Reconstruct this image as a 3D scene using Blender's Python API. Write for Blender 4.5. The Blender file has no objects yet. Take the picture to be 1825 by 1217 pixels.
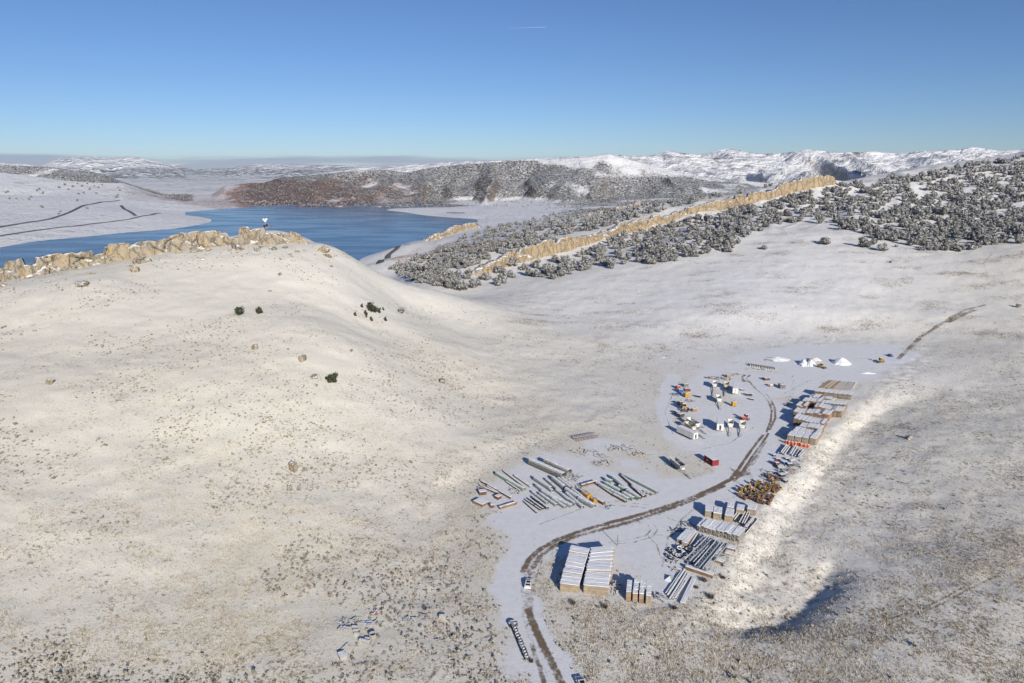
import bpy, math, random
import numpy as np
from mathutils import Vector, Matrix

R = math.radians
sc = bpy.context.scene
COL = sc.collection
rnd = random.Random(11)
rng = np.random.default_rng(7)

# ---------------------------------------------------------------- camera, sky, sun, exposure
CAM_H, PITCH, FPX = 118.0, R(14.2), 1217.0
cam_d = bpy.data.cameras.new('camera'); cam = bpy.data.objects.new('camera', cam_d); COL.objects.link(cam)
cam.location = (0, 0, CAM_H); cam.rotation_euler = (R(90) - PITCH, 0, 0)
cam_d.sensor_width = 36.0; cam_d.lens = 36.0 * FPX / 1825.0
cam_d.clip_start = 1.0; cam_d.clip_end = 120000.0
sc.camera = cam

SUN_EL = R(21.0); SUN_AZ = math.atan2(0.36, -0.93)          # azimuth of the sun, clockwise from +Y
world = bpy.data.worlds.new('World'); sc.world = world; world.use_nodes = True
wn, wl = world.node_tree.nodes, world.node_tree.links
bg = wn['Background']; bg.inputs['Strength'].default_value = 0.070
sky = wn.new('ShaderNodeTexSky'); sky.sky_type = 'NISHITA'; sky.sun_disc = False
sky.sun_elevation = SUN_EL; sky.sun_rotation = SUN_AZ
sky.altitude = 1800; sky.air_density = 1.0; sky.dust_density = 0.0; sky.ozone_density = 4.0
# a thin bank of far cloud lying along the whole horizon
tc = wn.new('ShaderNodeTexCoord'); sepw = wn.new('ShaderNodeSeparateXYZ'); wl.new(tc.outputs['Generated'], sepw.inputs[0])
mapw = wn.new('ShaderNodeMapping'); mapw.inputs['Scale'].default_value = (3.2, 3.2, 60.0); wl.new(tc.outputs['Generated'], mapw.inputs[0])
nzw = wn.new('ShaderNodeTexNoise'); nzw.inputs['Scale'].default_value = 1.6; nzw.inputs['Detail'].default_value = 6; wl.new(mapw.outputs[0], nzw.inputs['Vector'])
def wmath(op, a, b=None, clamp=False):
    n = wn.new('ShaderNodeMath'); n.operation = op; n.use_clamp = clamp
    for i, v in enumerate((a, b)):
        if v is None: continue
        if isinstance(v, (int, float)): n.inputs[i].default_value = v
        else: wl.new(v, n.inputs[i])
    return n.outputs[0]
def wrange(v, a, b, c, d):
    n = wn.new('ShaderNodeMapRange'); n.interpolation_type = 'SMOOTHSTEP'; wl.new(v, n.inputs['Value'])
    for k, x in zip(('From Min', 'From Max', 'To Min', 'To Max'), (a, b, c, d)): n.inputs[k].default_value = x
    return n.outputs[0]
el = sepw.outputs['Z']
band = wmath('MULTIPLY', wrange(el, 0.010, 0.026, 1, 0), 0.5)
cl = wrange(wmath('ADD', nzw.outputs['Fac'], band), 0.72, 1.0, 0, 0.75)
mixw = wn.new('ShaderNodeMixRGB'); wl.new(cl, mixw.inputs['Fac']); tint = wn.new('ShaderNodeMixRGB'); tint.blend_type = 'MULTIPLY'; tint.inputs['Fac'].default_value = 1; wl.new(sky.outputs[0], tint.inputs['Color1']); tint.inputs['Color2'].default_value = (.88, .955, 1.13, 1)
wl.new(tint.outputs[0], mixw.inputs['Color1'])
mixw.inputs['Color2'].default_value = (4.5, 5.1, 6.7, 1)
wl.new(mixw.outputs[0], bg.inputs['Color'])

sun_d = bpy.data.lights.new('sun', 'SUN'); sun = bpy.data.objects.new('sun', sun_d); COL.objects.link(sun)
sun_d.energy = 5.0; sun_d.angle = R(0.53); sun_d.color = (1.0, 0.91, 0.78)
to_sun = Vector((math.sin(SUN_AZ) * math.cos(SUN_EL), math.cos(SUN_AZ) * math.cos(SUN_EL), math.sin(SUN_EL)))
sun.rotation_euler = (-to_sun).to_track_quat('-Z', 'Y').to_euler(); sun.location = to_sun * 300

sc.view_settings.view_transform = 'Standard'; sc.view_settings.look = 'None'
sc.view_settings.gamma = 1.0; sc.view_settings.use_curve_mapping = False; sc.view_settings.exposure = 0.17
sc.cycles.max_bounces = 6; sc.cycles.diffuse_bounces = 2; sc.cycles.glossy_bounces = 2
sc.cycles.volume_bounces = 0; sc.cycles.transparent_max_bounces = 6

# ---------------------------------------------------------------- surveying: photo point -> place in the world
SP, CP = math.sin(PITCH), math.cos(PITCH)
def ray(px, py):
    u = (np.asarray(px, float) - 912.5) / FPX; v = (608.5 - np.asarray(py, float)) / FPX
    return u, CP + v * SP, -SP + v * CP
def at_y(px, py, Y):
    u, dy, dz = ray(px, py); t = Y / dy
    return float(u * t), float(Y), float(CAM_H + dz * t)
def at_z(px, py, z=0.0):
    u, dy, dz = ray(px, py); t = (z - CAM_H) / dz
    return float(u * t), float(dy * t), float(z)
SHEETS = dict(A=(1160, 620, 9.125), B=(1180, 720, 10.14), C=(1360, 620, 7.604), D=(1360, 690, 9.36), E=(1280, 780, 9.36),
              F=(1180, 880, 6.085), G=(980, 950, 8.695), H=(820, 750, 4.803), I=(580, 1060, 7.604), J=(880, 980, 5.135), P=(0, 0, 1.0), K=(1160, 600, 4.5625))
def g(sheet, x, y, z=0.0):
    ox, oy, k = SHEETS[sheet]; return Vector(at_z(ox + x / k, oy + y / k, z))

# ---------------------------------------------------------------- numpy noise
def _h(ix, iy, seed):
    n = (ix.astype(np.int64) * 374761393 + iy.astype(np.int64) * 668265263 + seed * 1442695041) & 0xffffffff
    n = ((n ^ (n >> 13)) * 1274126177) & 0xffffffff
    return ((n ^ (n >> 16)) & 0xffffff) / float(0xffffff)
def vn(x, y, seed=0):
    x = np.asarray(x, float); y = np.asarray(y, float)
    ix, iy = np.floor(x), np.floor(y); fx, fy = x - ix, y - iy
    fx = fx * fx * fx * (fx * (fx * 6 - 15) + 10); fy = fy * fy * fy * (fy * (fy * 6 - 15) + 10)
    a, b = _h(ix, iy, seed), _h(ix + 1, iy, seed); c, d = _h(ix, iy + 1, seed), _h(ix + 1, iy + 1, seed)
    return (a + (b - a) * fx) * (1 - fy) + (c + (d - c) * fx) * fy
def fbm(x, y, seed=0, oct=4, gain=0.5):
    s, amp, tot = 0, 1.0, 0
    for k in range(oct):
        s = s + amp * (vn(x * 2 ** k + 17.3 * k, y * 2 ** k - 9.1 * k, seed + k) * 2 - 1); tot += amp; amp *= gain
    return s / tot
def ridged(x, y, seed=0, oct=4):
    s, amp, tot = 0, 1.0, 0
    for k in range(oct):
        s = s + amp * (1 - np.abs(vn(x * 2 ** k + 5.7 * k, y * 2 ** k + 3.3 * k, seed + k) * 2 - 1)); tot += amp; amp *= 0.5
    return s / tot
def cells(x, y, seed=0):
    """distance to nearest and second nearest jittered cell point, and the cell's random value"""
    ix, iy = np.floor(x), np.floor(y)
    d1 = np.full(np.shape(x), 9.0); d2 = d1.copy(); val = np.zeros(np.shape(x))
    for dx in (-1, 0, 1):
        for dy in (-1, 0, 1):
            cx, cy = ix + dx, iy + dy
            qx, qy = cx + _h(cx, cy, seed), cy + _h(cx, cy, seed + 91)
            d = np.hypot(qx - x, qy - y); near = d < d1
            d2 = np.where(near, d1, np.minimum(d2, d)); val = np.where(near, _h(cx, cy, seed + 37), val); d1 = np.where(near, d, d1)
    return d1, d2, val
def sstep(a, b, x):
    t = np.clip((x - a) / (b - a), 0, 1); return t * t * (3 - 2 * t)

# ---------------------------------------------------------------- the lie of the land
LAKE_Z = -45.0
CTRL = []
def cy_(px, py, Y): CTRL.append(at_y(px, py, Y))
def cz_(px, py, z): CTRL.append(at_z(px, py, z))
for p in [(880, 1217), (1000, 1217), (940, 1030), (870, 1000), (1000, 950), (850, 870), (1150, 1000), (1200, 900), (1050, 850), (1300, 850),
          (1250, 1060), (1200, 750), (1350, 750), (1200, 650), (1400, 640), (1500, 640), (1400, 720), (1580, 640), (1100, 1150), (1020, 760)]: cz_(*p, 0.0)
for p in [(1825, 1217, -2), (1600, 1217, -1), (1400, 1217, -.5), (1200, 1217, -.5), (1825, 950, -1), (1600, 950, -3), (1650, 780, -2), (1825, 760, -1), (1700, 640, 1), (1825, 600, 5), (2050, 900, -2), (2100, 600, 8),
          (1480, 830, -4), (1540, 760, -4), (1410, 940, -4), (1350, 1040, -3.5), (1500, 1000, -3.5), (1590, 700, -3),
          (1000, 600, 4), (1150, 570, 6), (1300, 550, 11), (1450, 540, 13), (1600, 530, 14), (1750, 520, 18), (1100, 520, 12), (1300, 500, 20), (1500, 490, 24), (950, 560, 6), (1150, 640, .5), (1000, 700, 1),
          (0, 1217, 8), (300, 1217, 4), (600, 1217, 2), (800, 1217, .5), (-200, 1217, 11), (0, 1000, 14), (300, 1000, 9), (600, 1000, 4), (800, 1000, .5), (-250, 1000, 19),
          (0, 800, 26), (300, 800, 20), (600, 800, 12.5), (800, 800, 4), (-250, 800, 32), (0, 600, 43), (300, 600, 40), (600, 600, 36), (800, 620, 15), (900, 650, 5), (-250, 600, 46),
          (860, 720, 2.5), (700, 720, 15), (900, 590, 8), (450, 700, 28), (150, 700, 33)]: cz_(*p)
CREST = [(-300, 520, 380), (-120, 492, 390), (0, 476, 400), (80, 464, 412), (150, 452, 425), (230, 440, 438), (300, 427, 450), (400, 415, 462), (490, 410, 470), (560, 420, 480),
         (600, 438, 485), (640, 468, 490), (700, 495, 505), (760, 512, 525), (830, 531, 560)]
for c in CREST: cy_(c[0], c[1] + (22 if c[0] < 500 else 12 if c[0] < 570 else 0), c[2])
for px, py, Y in CREST:
    x, y, z = at_y(px, py, Y); s = x / y
    for k, dzz in ((1.09, 14), (1.3, 42)):
        if px < 660: CTRL.append((s * y * k, y * k, max(z - dzz, -40)))
    if px >= 660: CTRL.append((s * y * 1.1, y * 1.1, min(z - 9, 8)))
for p in [(450, 500, 400), (150, 500, 372), (0, 525, 355), (300, 500, 388), (600, 500, 420), (700, 530, 462), (700, 600, 380), (800, 565, 470), (600, 450, 475)]: cy_(*p)
for p in [(900, 522, 615), (1000, 494, 670), (1150, 468, 705), (1300, 448, 725), (1450, 440, 720), (1570, 442, 710), (1700, 447, 690), (1825, 447, 660), (2050, 450, 640),
          (1490, 338, 1075), (1350, 368, 1022), (1220, 396, 966), (1150, 412, 925), (1086, 426, 876), (1057, 440, 832), (980, 460, 782), (950, 468, 758), (900, 482, 732), (838, 497, 694), (1490, 314, 1128), (1350, 349, 1072), (1220, 375, 1015), (1086, 411, 920), (1057, 421, 875), (950, 448, 805), (870, 470, 755),
          (1825, 272, 1400), (1700, 297, 1300), (1600, 314, 1220), (1510, 330, 1150), (2050, 240, 1450), (1700, 370, 950), (1825, 370, 940), (2050, 370, 900), (1825, 320, 1150), (1500, 390, 880), (1350, 405, 830), (1600, 400, 850), (1200, 430, 790),
          (740, 498, 690), (690, 462, 950), (720, 434, 1280), (760, 475, 800), (800, 455, 850), (900, 432, 900), (1000, 412, 960), (1100, 392, 1010), (1200, 366, 1120),
          (1157, 366, 1250), (1050, 384, 1180), (950, 402, 1100), (857, 404, 1490), (800, 420, 1400), (750, 434, 1330), (820, 432, 1150), (900, 408, 1250)]: cy_(*p)
for s, Y, z in [(-.33, 640, -42), (-.5, 650, -50), (-.7, 620, -48), (-.2, 760, -30), (-.3, 900, -58), (-.5, 900, -58), (-.7, 900, -58), (-.95, 800, -50), (-.13, 900, -8), (-.16, 1150, -32), (-.19, 1480, -52), (-.25, 1300, -58), (-.4, 1200, -60), (-.6, 1150, -60),
                (-.15, 1700, -55), (-.08, 1750, -52), (-.1, 2200, -60), (-.3, 1800, -60), (-.35, 2400, -60), (-.2, 2700, -62), (-.08, 2650, -58), (-.05, 2300, -50), (-.3, 3000, -60), (-.4, 2550, -56),
                (0.0, 1800, -30), (.05, 2300, -38), (0.0, 2800, -40), (.1, 3200, -38), (.2, 1600, 15), (.3, 1500, 30), (.2, 2400, -10), (.3, 2600, 10), (.45, 1600, 80), (.6, 1800, 110), (.8, 1900, 130), (.45, 2800, 40), (.7, 3000, 70), (1.0, 2500, 120), (1.1, 1200, 80), (-.02, 3400, -40), (.1, 1450, 10), (.05, 1500, 0),
                (-.2, 3300, -48), (-.1, 3200, -47), (-.4, 3400, -30)]: CTRL.append((s * Y, Y, z))
for p in [(0, 436, 1480), (60, 428, 1600), (200, 414, 1790), (300, 405, 1930), (347, 398, 2080)]: x, y, z = at_y(*p); CTRL.append((x, y, LAKE_Z + .6))
for p in [(0, 415, 1650), (100, 402, 1850), (200, 396, 2000), (290, 389, 2120), (0, 375, 2250), (150, 372, 2350), (240, 376, 2350), (340, 366, 2900), (300, 352, 3050), (-250, 400, 1700), (-250, 340, 2500)]: cy_(*p)
for p in [(740, 379, -43), (800, 384, -42.5), (850, 390, -42), (690, 375, -43.5), (760, 371, -42), (840, 376, -41), (880, 388, -40), (880, 378, -40), (870, 383, -41), (900, 384, -40), (920, 378, -40), (830, 387, -42.5), (780, 379, -42), (852, 395, -43), (872, 397, -42), (900, 393, -41), (820, 378, -41), (860, 372, -40), (800, 376, -41), (775, 375, -41.5), (830, 374, -41)]: cz_(*p)
for p in [(372, 372, 2860), (330, 380, 2600)]: x, y, z = at_y(*p); CTRL.append((x, y, LAKE_Z + .4 if p[0] > 350 else LAKE_Z - 3))
C = np.array(CTRL); CA, CB, CZ = C[:, 0] / C[:, 1], np.log(C[:, 1]), C[:, 2]
EPS = 0.05
def _phi(a, b): return np.sqrt((a[:, None] - CA) ** 2 + (b[:, None] - CB) ** 2 + EPS ** 2)
n = len(C); M = np.zeros((n + 3, n + 3)); M[:n, :n] = _phi(CA, CB) - np.eye(n) * 0.004
M[:n, n] = 1; M[:n, n + 1] = CA; M[:n, n + 2] = CB; M[n:, :n] = M[:n, n:].T
WGT = np.linalg.solve(M, np.concatenate([CZ, [0, 0, 0]]))
NC = n
def rbf(a, b):
    out = np.empty(a.shape); fa, fb, fo = a.ravel(), b.ravel(), out.ravel()
    for i in range(0, fa.size, 40000):
        q = slice(i, i + 40000); fo[q] = _phi(fa[q], fb[q]) @ WGT[:NC] + WGT[NC] + WGT[NC + 1] * fa[q] + WGT[NC + 2] * fb[q]
    return out

def poly_dist(X, Y, pts, closed=False):
    d = np.full(X.shape, 1e9); pts = list(pts); m = len(pts)
    for i in range(m if closed else m - 1):
        ax, ay = pts[i][0], pts[i][1]; bx, by = pts[(i + 1) % m][0], pts[(i + 1) % m][1]
        ex, ey = bx - ax, by - ay; L = ex * ex + ey * ey + 1e-9
        t = np.clip(((X - ax) * ex + (Y - ay) * ey) / L, 0, 1)
        d = np.minimum(d, np.hypot(X - ax - t * ex, Y - ay - t * ey))
    return d
def inside(X, Y, pts):
    c = np.zeros(X.shape, bool); m = len(pts)
    for i in range(m):
        ax, ay = pts[i][0], pts[i][1]; bx, by = pts[i - 1][0], pts[i - 1][1]
        c ^= ((ay > Y) != (by > Y)) & (X < (bx - ax) * (Y - ay) / (by - ay + 1e-12) + ax)
    return c
def signed(X, Y, pts): return np.where(inside(X, Y, pts), -1, 1) * poly_dist(X, Y, pts, True)
YARD = [at_z(*p) for p in [(868, 1230), (1040, 1230), (985, 1085), (1250, 1085), (1300, 1010), (1345, 950), (1400, 872), (1455, 797), (1540, 715), (1606, 645), (1640, 610),
                           (1420, 610), (1250, 640), (1190, 690), (1170, 740), (1185, 800), (1030, 765), (920, 815), (830, 880), (862, 930), (872, 1010), (870, 1100)]]
GULLY = [at_z(px, py, z) for px, py, z in [(1478, 1015, -4), (1455, 1055, -4), (1432, 1085, -5), (1385, 1112, -4), (1310, 1116, -2)]]

def skyline(pts, Y):
    q = [at_y(px, py, Y) for px, py in pts]; return np.array([a[0] / a[1] for a in q]), np.array([a[2] for a in q])
RIDGES = []   # skyline, distance, front width, back width, spur strength, spur scale, seed
def ridge(pts, Y, wf, wb, spur, scale, seed, base=-44.0):
    a, z = skyline([(px, py - {4400: 6, 6400: 4, 7000: 4, 17000: 6}.get(Y, 0)) for px, py in pts], Y); RIDGES.append((a, z, Y, wf, wb, spur, scale, seed, base))
ridge([(352, 363), (372, 357), (400, 337), (440, 332), (470, 331), (500, 322), (560, 317), (620, 311), (680, 307), (720, 313), (790, 301), (900, 293), (1000, 288), (1040, 285), (1085, 278), (1130, 291), (1180, 305), (1250, 320), (1400, 335)], 4400, 1350, 1200, .9, 300, 3)
ridge([(430, 345), (500, 325), (560, 314), (640, 303), (720, 298), (800, 292), (900, 289), (1000, 284), (1085, 280), (1200, 282), (1400, 290)], 6400, 1500, 1500, .6, 420, 5)
ridge([(980, 310), (1060, 296), (1100, 290), (1150, 283), (1190, 271), (1225, 275), (1250, 277), (1275, 272), (1300, 267), (1330, 273), (1360, 276), (1400, 275), (1440, 268), (1470, 272), (1500, 275), (1560, 272), (1600, 277), (1650, 271), (1700, 269), (1735, 264), (1780, 271), (1825, 268), (1950, 262), (2200, 265)], 7000, 3700, 2500, 1.5, 430, 8)
ridge([(-400, 290), (-200, 298), (0, 307), (55, 313), (110, 321), (160, 325), (220, 326), (260, 340), (300, 353), (330, 360)], 3500, 1250, 900, .3, 420, 12)
ridge([(-400, 275), (0, 293), (40, 296), (90, 297), (112, 300), (150, 305), (180, 309), (215, 323), (260, 336), (300, 349), (318, 355), (340, 361)], 4600, 900, 1200, .6, 300, 15)
ridge([(-400, 270), (0, 289), (30, 290), (70, 295), (120, 303), (160, 312)], 6800, 1500, 1500, .7, 420, 17)
ridge([(60, 312), (130, 316), (200, 311), (260, 316), (320, 311), (345, 322), (368, 335), (395, 326), (430, 317), (500, 314), (560, 318)], 11000, 2300, 1800, .8, 750, 21)
ridge([(-300, 300), (40, 304), (80, 298), (100, 289), (130, 286), (165, 283), (200, 286), (232, 281), (262, 287), (300, 297), (320, 298), (345, 307), (400, 303), (470, 296), (540, 299), (620, 300), (760, 303), (1100, 302)], 17000, 3800, 2500, 1.3, 1300, 24)

def land(X, Y):
    X = np.asarray(X, float); Y = np.asarray(Y, float); a, b = X / Y, np.log(Y)
    z = np.full(X.shape, -46.0); near = Y < 3900
    if near.any():
        z[near] = rbf(a[near], b[near])
    m = np.zeros(X.shape); q = (Y < 560) & (Y > 60)
    if q.any():
        sd = signed(X[q], Y[q], YARD); rt = sstep(.19, .24, X[q] / Y[q] - .0006 * (Y[q] - 170)); sd = sd + rt * 2.6 * fbm(X[q] / 9, Y[q] / 9, 57, 3) + rt * 3; wide = 14 + 60 * sstep(300, 400, Y[q]); fall = wide + (11 - wide) * rt * sstep(400, 300, Y[q]); m[q] = 1 - sstep(0, fall, sd); z[q] = z[q] * (1 - m[q])
        z[q] += .45 * fbm(X[q] / 4.5, Y[q] / 4.5, 59, 3) * np.exp(-((sd - 9) / 9) ** 2) * rt; dg = poly_dist(X[q], Y[q], GULLY); dg = dg + 2.0 * fbm(X[q] / 7, Y[q] / 7, 58, 3); z[q] -= 2.3 * np.exp(-(dg / 5.5) ** 2)
    hill = (1 - m) * sstep(60, 200, Y)
    z = z + hill * (fbm(X / 70, Y / 70, 40, 4) * np.where(Y < 520, 1.5, 1.3 + 2.7 * sstep(35, 60, z)) * sstep(-47, -38, z) + fbm(X / 9, Y / 9, 44, 3) * .38 + (Y < 560) * fbm(X / 26 + .3 * fbm(X / 40, Y / 40, 47, 2), Y / 26, 46, 3) * .4)
    gul = sstep(700, 900, Y) * sstep(30, 60, z) * (ridged(a * 13 + .3 * fbm(X / 90, Y / 90, 61, 2), b * 1.2, 63, 3) - .6) * 7
    z = z + gul * sstep(.05, .2, a)
    w = sstep(2700, 3700, Y)
    z = z * (1 - w) + w * (-45.5 + 3 * fbm(X / 400, Y / 400, 70, 3) + 10 * sstep(-.02, .4, a) * 4)
    for A, Z, Yc, wf, wb, spur, scale, seed, base in RIDGES:
        f = (Y > Yc - wf * 1.4) & (Y < Yc + wb)
        if not f.any(): continue
        x, y, aa = X[f], Y[f], a[f]
        top = np.interp(aa, A, Z, left=-200, right=-200)
        wob = fbm(x / scale, y / scale, seed, 3) * scale * .25
        p = np.where(y < Yc, 1 + (y - Yc + wob * np.clip((Yc - y) / 200, 0, 1)) / wf, 1 - (y - Yc) / wb); p = np.clip(p, 0, 1)
        rg = ridged((x + .6 * wob) / scale + .35 * fbm(x / scale * 1.7, y / scale * .6, seed + 7, 2), y / scale * .13, seed + 2, 4)
        prof = p ** 1.1 - spur * (1.0 - rg) * np.sin(np.pi * np.clip(p, 0, 1) ** .8) ** .8
        prof = prof + (fbm(x / scale * 3, y / scale * 3, seed + 4, 3) * .06) * (1 - p) * (p > 0)
        zz = base + (top - base) * prof
        z[f] = np.maximum(z[f], np.where((p > 0) & (top > base), zz, -300))
    return z
def ground_z(x, y): return float(land(np.array([x]), np.array([y]))[0])

# coarse lookup of the land, for finding where a line of sight meets it
LA = np.linspace(-1.25, 1.25, 701); LB = np.linspace(math.log(70), math.log(19500), 1100)
_A, _B = np.meshgrid(LA, LB); LUT = land(_A * np.exp(_B), np.exp(_B))
def lut(X, Y):
    fa = np.clip((X / Y - LA[0]) / (LA[1] - LA[0]), 0, len(LA) - 1.001); fb = np.clip((np.log(Y) - LB[0]) / (LB[1] - LB[0]), 0, len(LB) - 1.001)
    i, j = fa.astype(int), fb.astype(int); u, v = fa - i, fb - j
    return (LUT[j, i] * (1 - u) + LUT[j, i + 1] * u) * (1 - v) + (LUT[j + 1, i] * (1 - u) + LUT[j + 1, i + 1] * u) * v
def hit(px, py, tmin=75.0, tmax=19000.0):
    """where lines of sight first meet the land: X, Y, Z (nan if they meet only sky)"""
    px = np.atleast_1d(np.asarray(px, float)); py = np.atleast_1d(np.asarray(py, float)); u, dy, dz = ray(px, py)
    T = np.exp(np.linspace(math.log(tmin), math.log(tmax), 1500)); res = np.full((len(px), 3), np.nan)
    for i in range(len(px)):
        z = CAM_H + dz[i] * T; h = lut(u[i] * T, dy[i] * T); w = np.nonzero(z < h)[0]
        if len(w):
            k = w[0]; t = T[k]
            if k: d0, d1 = z[k - 1] - h[k - 1], z[k] - h[k]; t = T[k - 1] + (T[k] - T[k - 1]) * d0 / (d0 - d1)
            res[i] = u[i] * t, dy[i] * t, CAM_H + dz[i] * t
    return res
def spot(px, py):
    x, y, z = hit(px, py)[0]; return Vector((x, y, ground_z(x, y)))
def project(X, Y, Z):
    d = Y * CP - (Z - CAM_H) * SP; up = Y * SP + (Z - CAM_H) * CP
    return 912.5 + FPX * X / d, 608.5 - FPX * up / d

# ---------------------------------------------------------------- materials
SNOW = (0.80, 0.82, 0.86, 1)
MATS = {}
class NT:
    def __init__(self, name):
        self.m = bpy.data.materials.new(name); self.m.use_nodes = True
        self.n, self.l = self.m.node_tree.nodes, self.m.node_tree.links
        self.b = self.n['Principled BSDF']; self.b.inputs['Roughness'].default_value = 0.85
        self.b.inputs['Specular IOR Level'].default_value = 0.2
        self.pos = self.new('ShaderNodeNewGeometry')
    def new(self, t, **kw):
        x = self.n.new(t)
        for k, v in kw.items(): setattr(x, k, v)
        return x
    def put(self, sock, v):
        if isinstance(v, (int, float)): sock.default_value = v
        elif isinstance(v, (tuple, list)): sock.default_value = v if len(v) != 3 or sock.type == 'VECTOR' else (*v, 1)
        else: self.l.new(v, sock)
    def math(self, op, a, b=0.0, clamp=False):
        x = self.new('ShaderNodeMath', operation=op, use_clamp=clamp); self.put(x.inputs[0], a); self.put(x.inputs[1], b); return x.outputs[0]
    def noise(self, scale, detail=3, vec=None, rough=.55, stretch=None):
        x = self.new('ShaderNodeTexNoise'); x.inputs['Scale'].default_value = scale; x.inputs['Detail'].default_value = detail; x.inputs['Roughness'].default_value = rough
        v = vec or self.pos.outputs['Position']
        if stretch:
            mp = self.new('ShaderNodeMapping'); mp.inputs['Scale'].default_value = stretch; self.l.new(v, mp.inputs[0]); v = mp.outputs[0]
        self.l.new(v, x.inputs['Vector']); return x.outputs['Fac']
    def rng(self, v, a, b, c=0.0, d=1.0):
        x = self.new('ShaderNodeMapRange', interpolation_type='SMOOTHSTEP')
        self.put(x.inputs['Value'], v)
        for k, y in zip(('From Min', 'From Max', 'To Min', 'To Max'), (a, b, c, d)): self.put(x.inputs[k], y)
        return x.outputs[0]
    def mix(self, f, a, b):
        x = self.new('ShaderNodeMixRGB'); self.put(x.inputs[0], f); self.put(x.inputs[1], a); self.put(x.inputs[2], b); return x.outputs[0]
    def attr(self, name):
        x = self.new('ShaderNodeAttribute', attribute_name=name); return x.outputs['Fac']
    def upz(self):
        s = self.new('ShaderNodeSeparateXYZ'); self.l.new(self.pos.outputs['Normal'], s.inputs[0]); return s.outputs['Z']
    def bump(self, h, strength, dist):
        x = self.new('ShaderNodeBump'); x.inputs['Strength'].default_value = strength; x.inputs['Distance'].default_value = dist
        self.l.new(h, x.inputs['Height']); self.l.new(x.outputs[0], self.b.inputs['Normal'])
    def col(self, c): self.put(self.b.inputs['Base Color'], c)

def mat(name, c, c2=None, snow=0.0, rough=0.8, metal=0.0, scale=1.2, at=.62):
    """weathered paint, wood or metal, with snow lying on the faces that look up"""
    if name in MATS: return MATS[name]
    t = NT(name); c2 = c2 or tuple(v * .6 for v in c)
    k = t.noise(scale, 4); col = t.mix(t.rng(k, .35, .65), c, c2)
    if snow > 0:
        f = t.math('MULTIPLY', t.rng(t.upz(), at, at + .2), t.rng(t.noise(1.7, 4), .62 - .5 * snow, .74 - .5 * snow)); col = t.mix(f, col, SNOW)
    t.col(col); t.b.inputs['Roughness'].default_value = rough; t.b.inputs['Metallic'].default_value = metal
    MATS[name] = t.m; return t.m

def ground_material():
    t = NT('snowy_ground'); P = t.pos.outputs['Position']
    yard, dirt, grass, red, rock, thinness = (t.attr(k) for k in ('yard', 'dirt', 'grass', 'red', 'rock', 'thin'))
    n1, n2, n3, n4 = t.noise(.8, 6, rough=.74), t.noise(.028, 3), t.noise(2.2, 3), t.noise(.16, 4)
    tan = t.mix(t.rng(n2, .4, .62), (.40, .315, .195), (.30, .25, .175)); tan = t.mix(t.rng(n3, .45, .65), tan, (.20, .17, .125))
    tan = t.mix(red, tan, (.34, .14, .075)); tan = t.mix(rock, tan, (.42, .32, .2))
    # how much of the ground the thin snow leaves bare
    cover = t.math('ADD', t.math('ADD', t.math('MULTIPLY', t.math('SUBTRACT', n1, .5), 2.1), t.math('MULTIPLY', t.math('SUBTRACT', n4, .5), .55)), t.math('MULTIPLY', t.math('SUBTRACT', n2, .5), .6))
    fine = t.math('MULTIPLY', t.math('SUBTRACT', t.noise(2.6, 4, rough=.7), .5), 1.1)
    bare = t.rng(t.math('ADD', t.math('ADD', cover, fine), grass), .55, .80)
    bare = t.math('MULTIPLY', bare, t.math('SUBTRACT', 1.0, t.math('MULTIPLY', yard, .96)))
    snow = t.mix(t.rng(t.noise(.35, 4), .3, .7), SNOW, (.74, .76, .80, 1))
    thin = t.mix(t.rng(n3, .3, .7), (.785, .765, .69, 1), (.67, .64, .555, 1)); snow = t.mix(t.math('MULTIPLY', t.math('SUBTRACT', 1.0, yard), thinness), snow, thin)
    col = t.mix(bare, snow, tan)
    mud = t.mix(n3, (.21, .145, .085), (.115, .08, .048))
    dn = t.math('ADD', dirt, t.math('MULTIPLY', t.math('SUBTRACT', t.noise(.9, 6, rough=.75), .5), 1.7))
    col = t.mix(t.rng(dn, .42, .95, 0, .95), col, mud)
    t.col(col); t.bump(t.math('ADD', t.math('MULTIPLY', n1, .6), t.noise(3.5, 3)), .55, .35); t.b.inputs['Roughness'].default_value = .9
    return t.m
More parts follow.
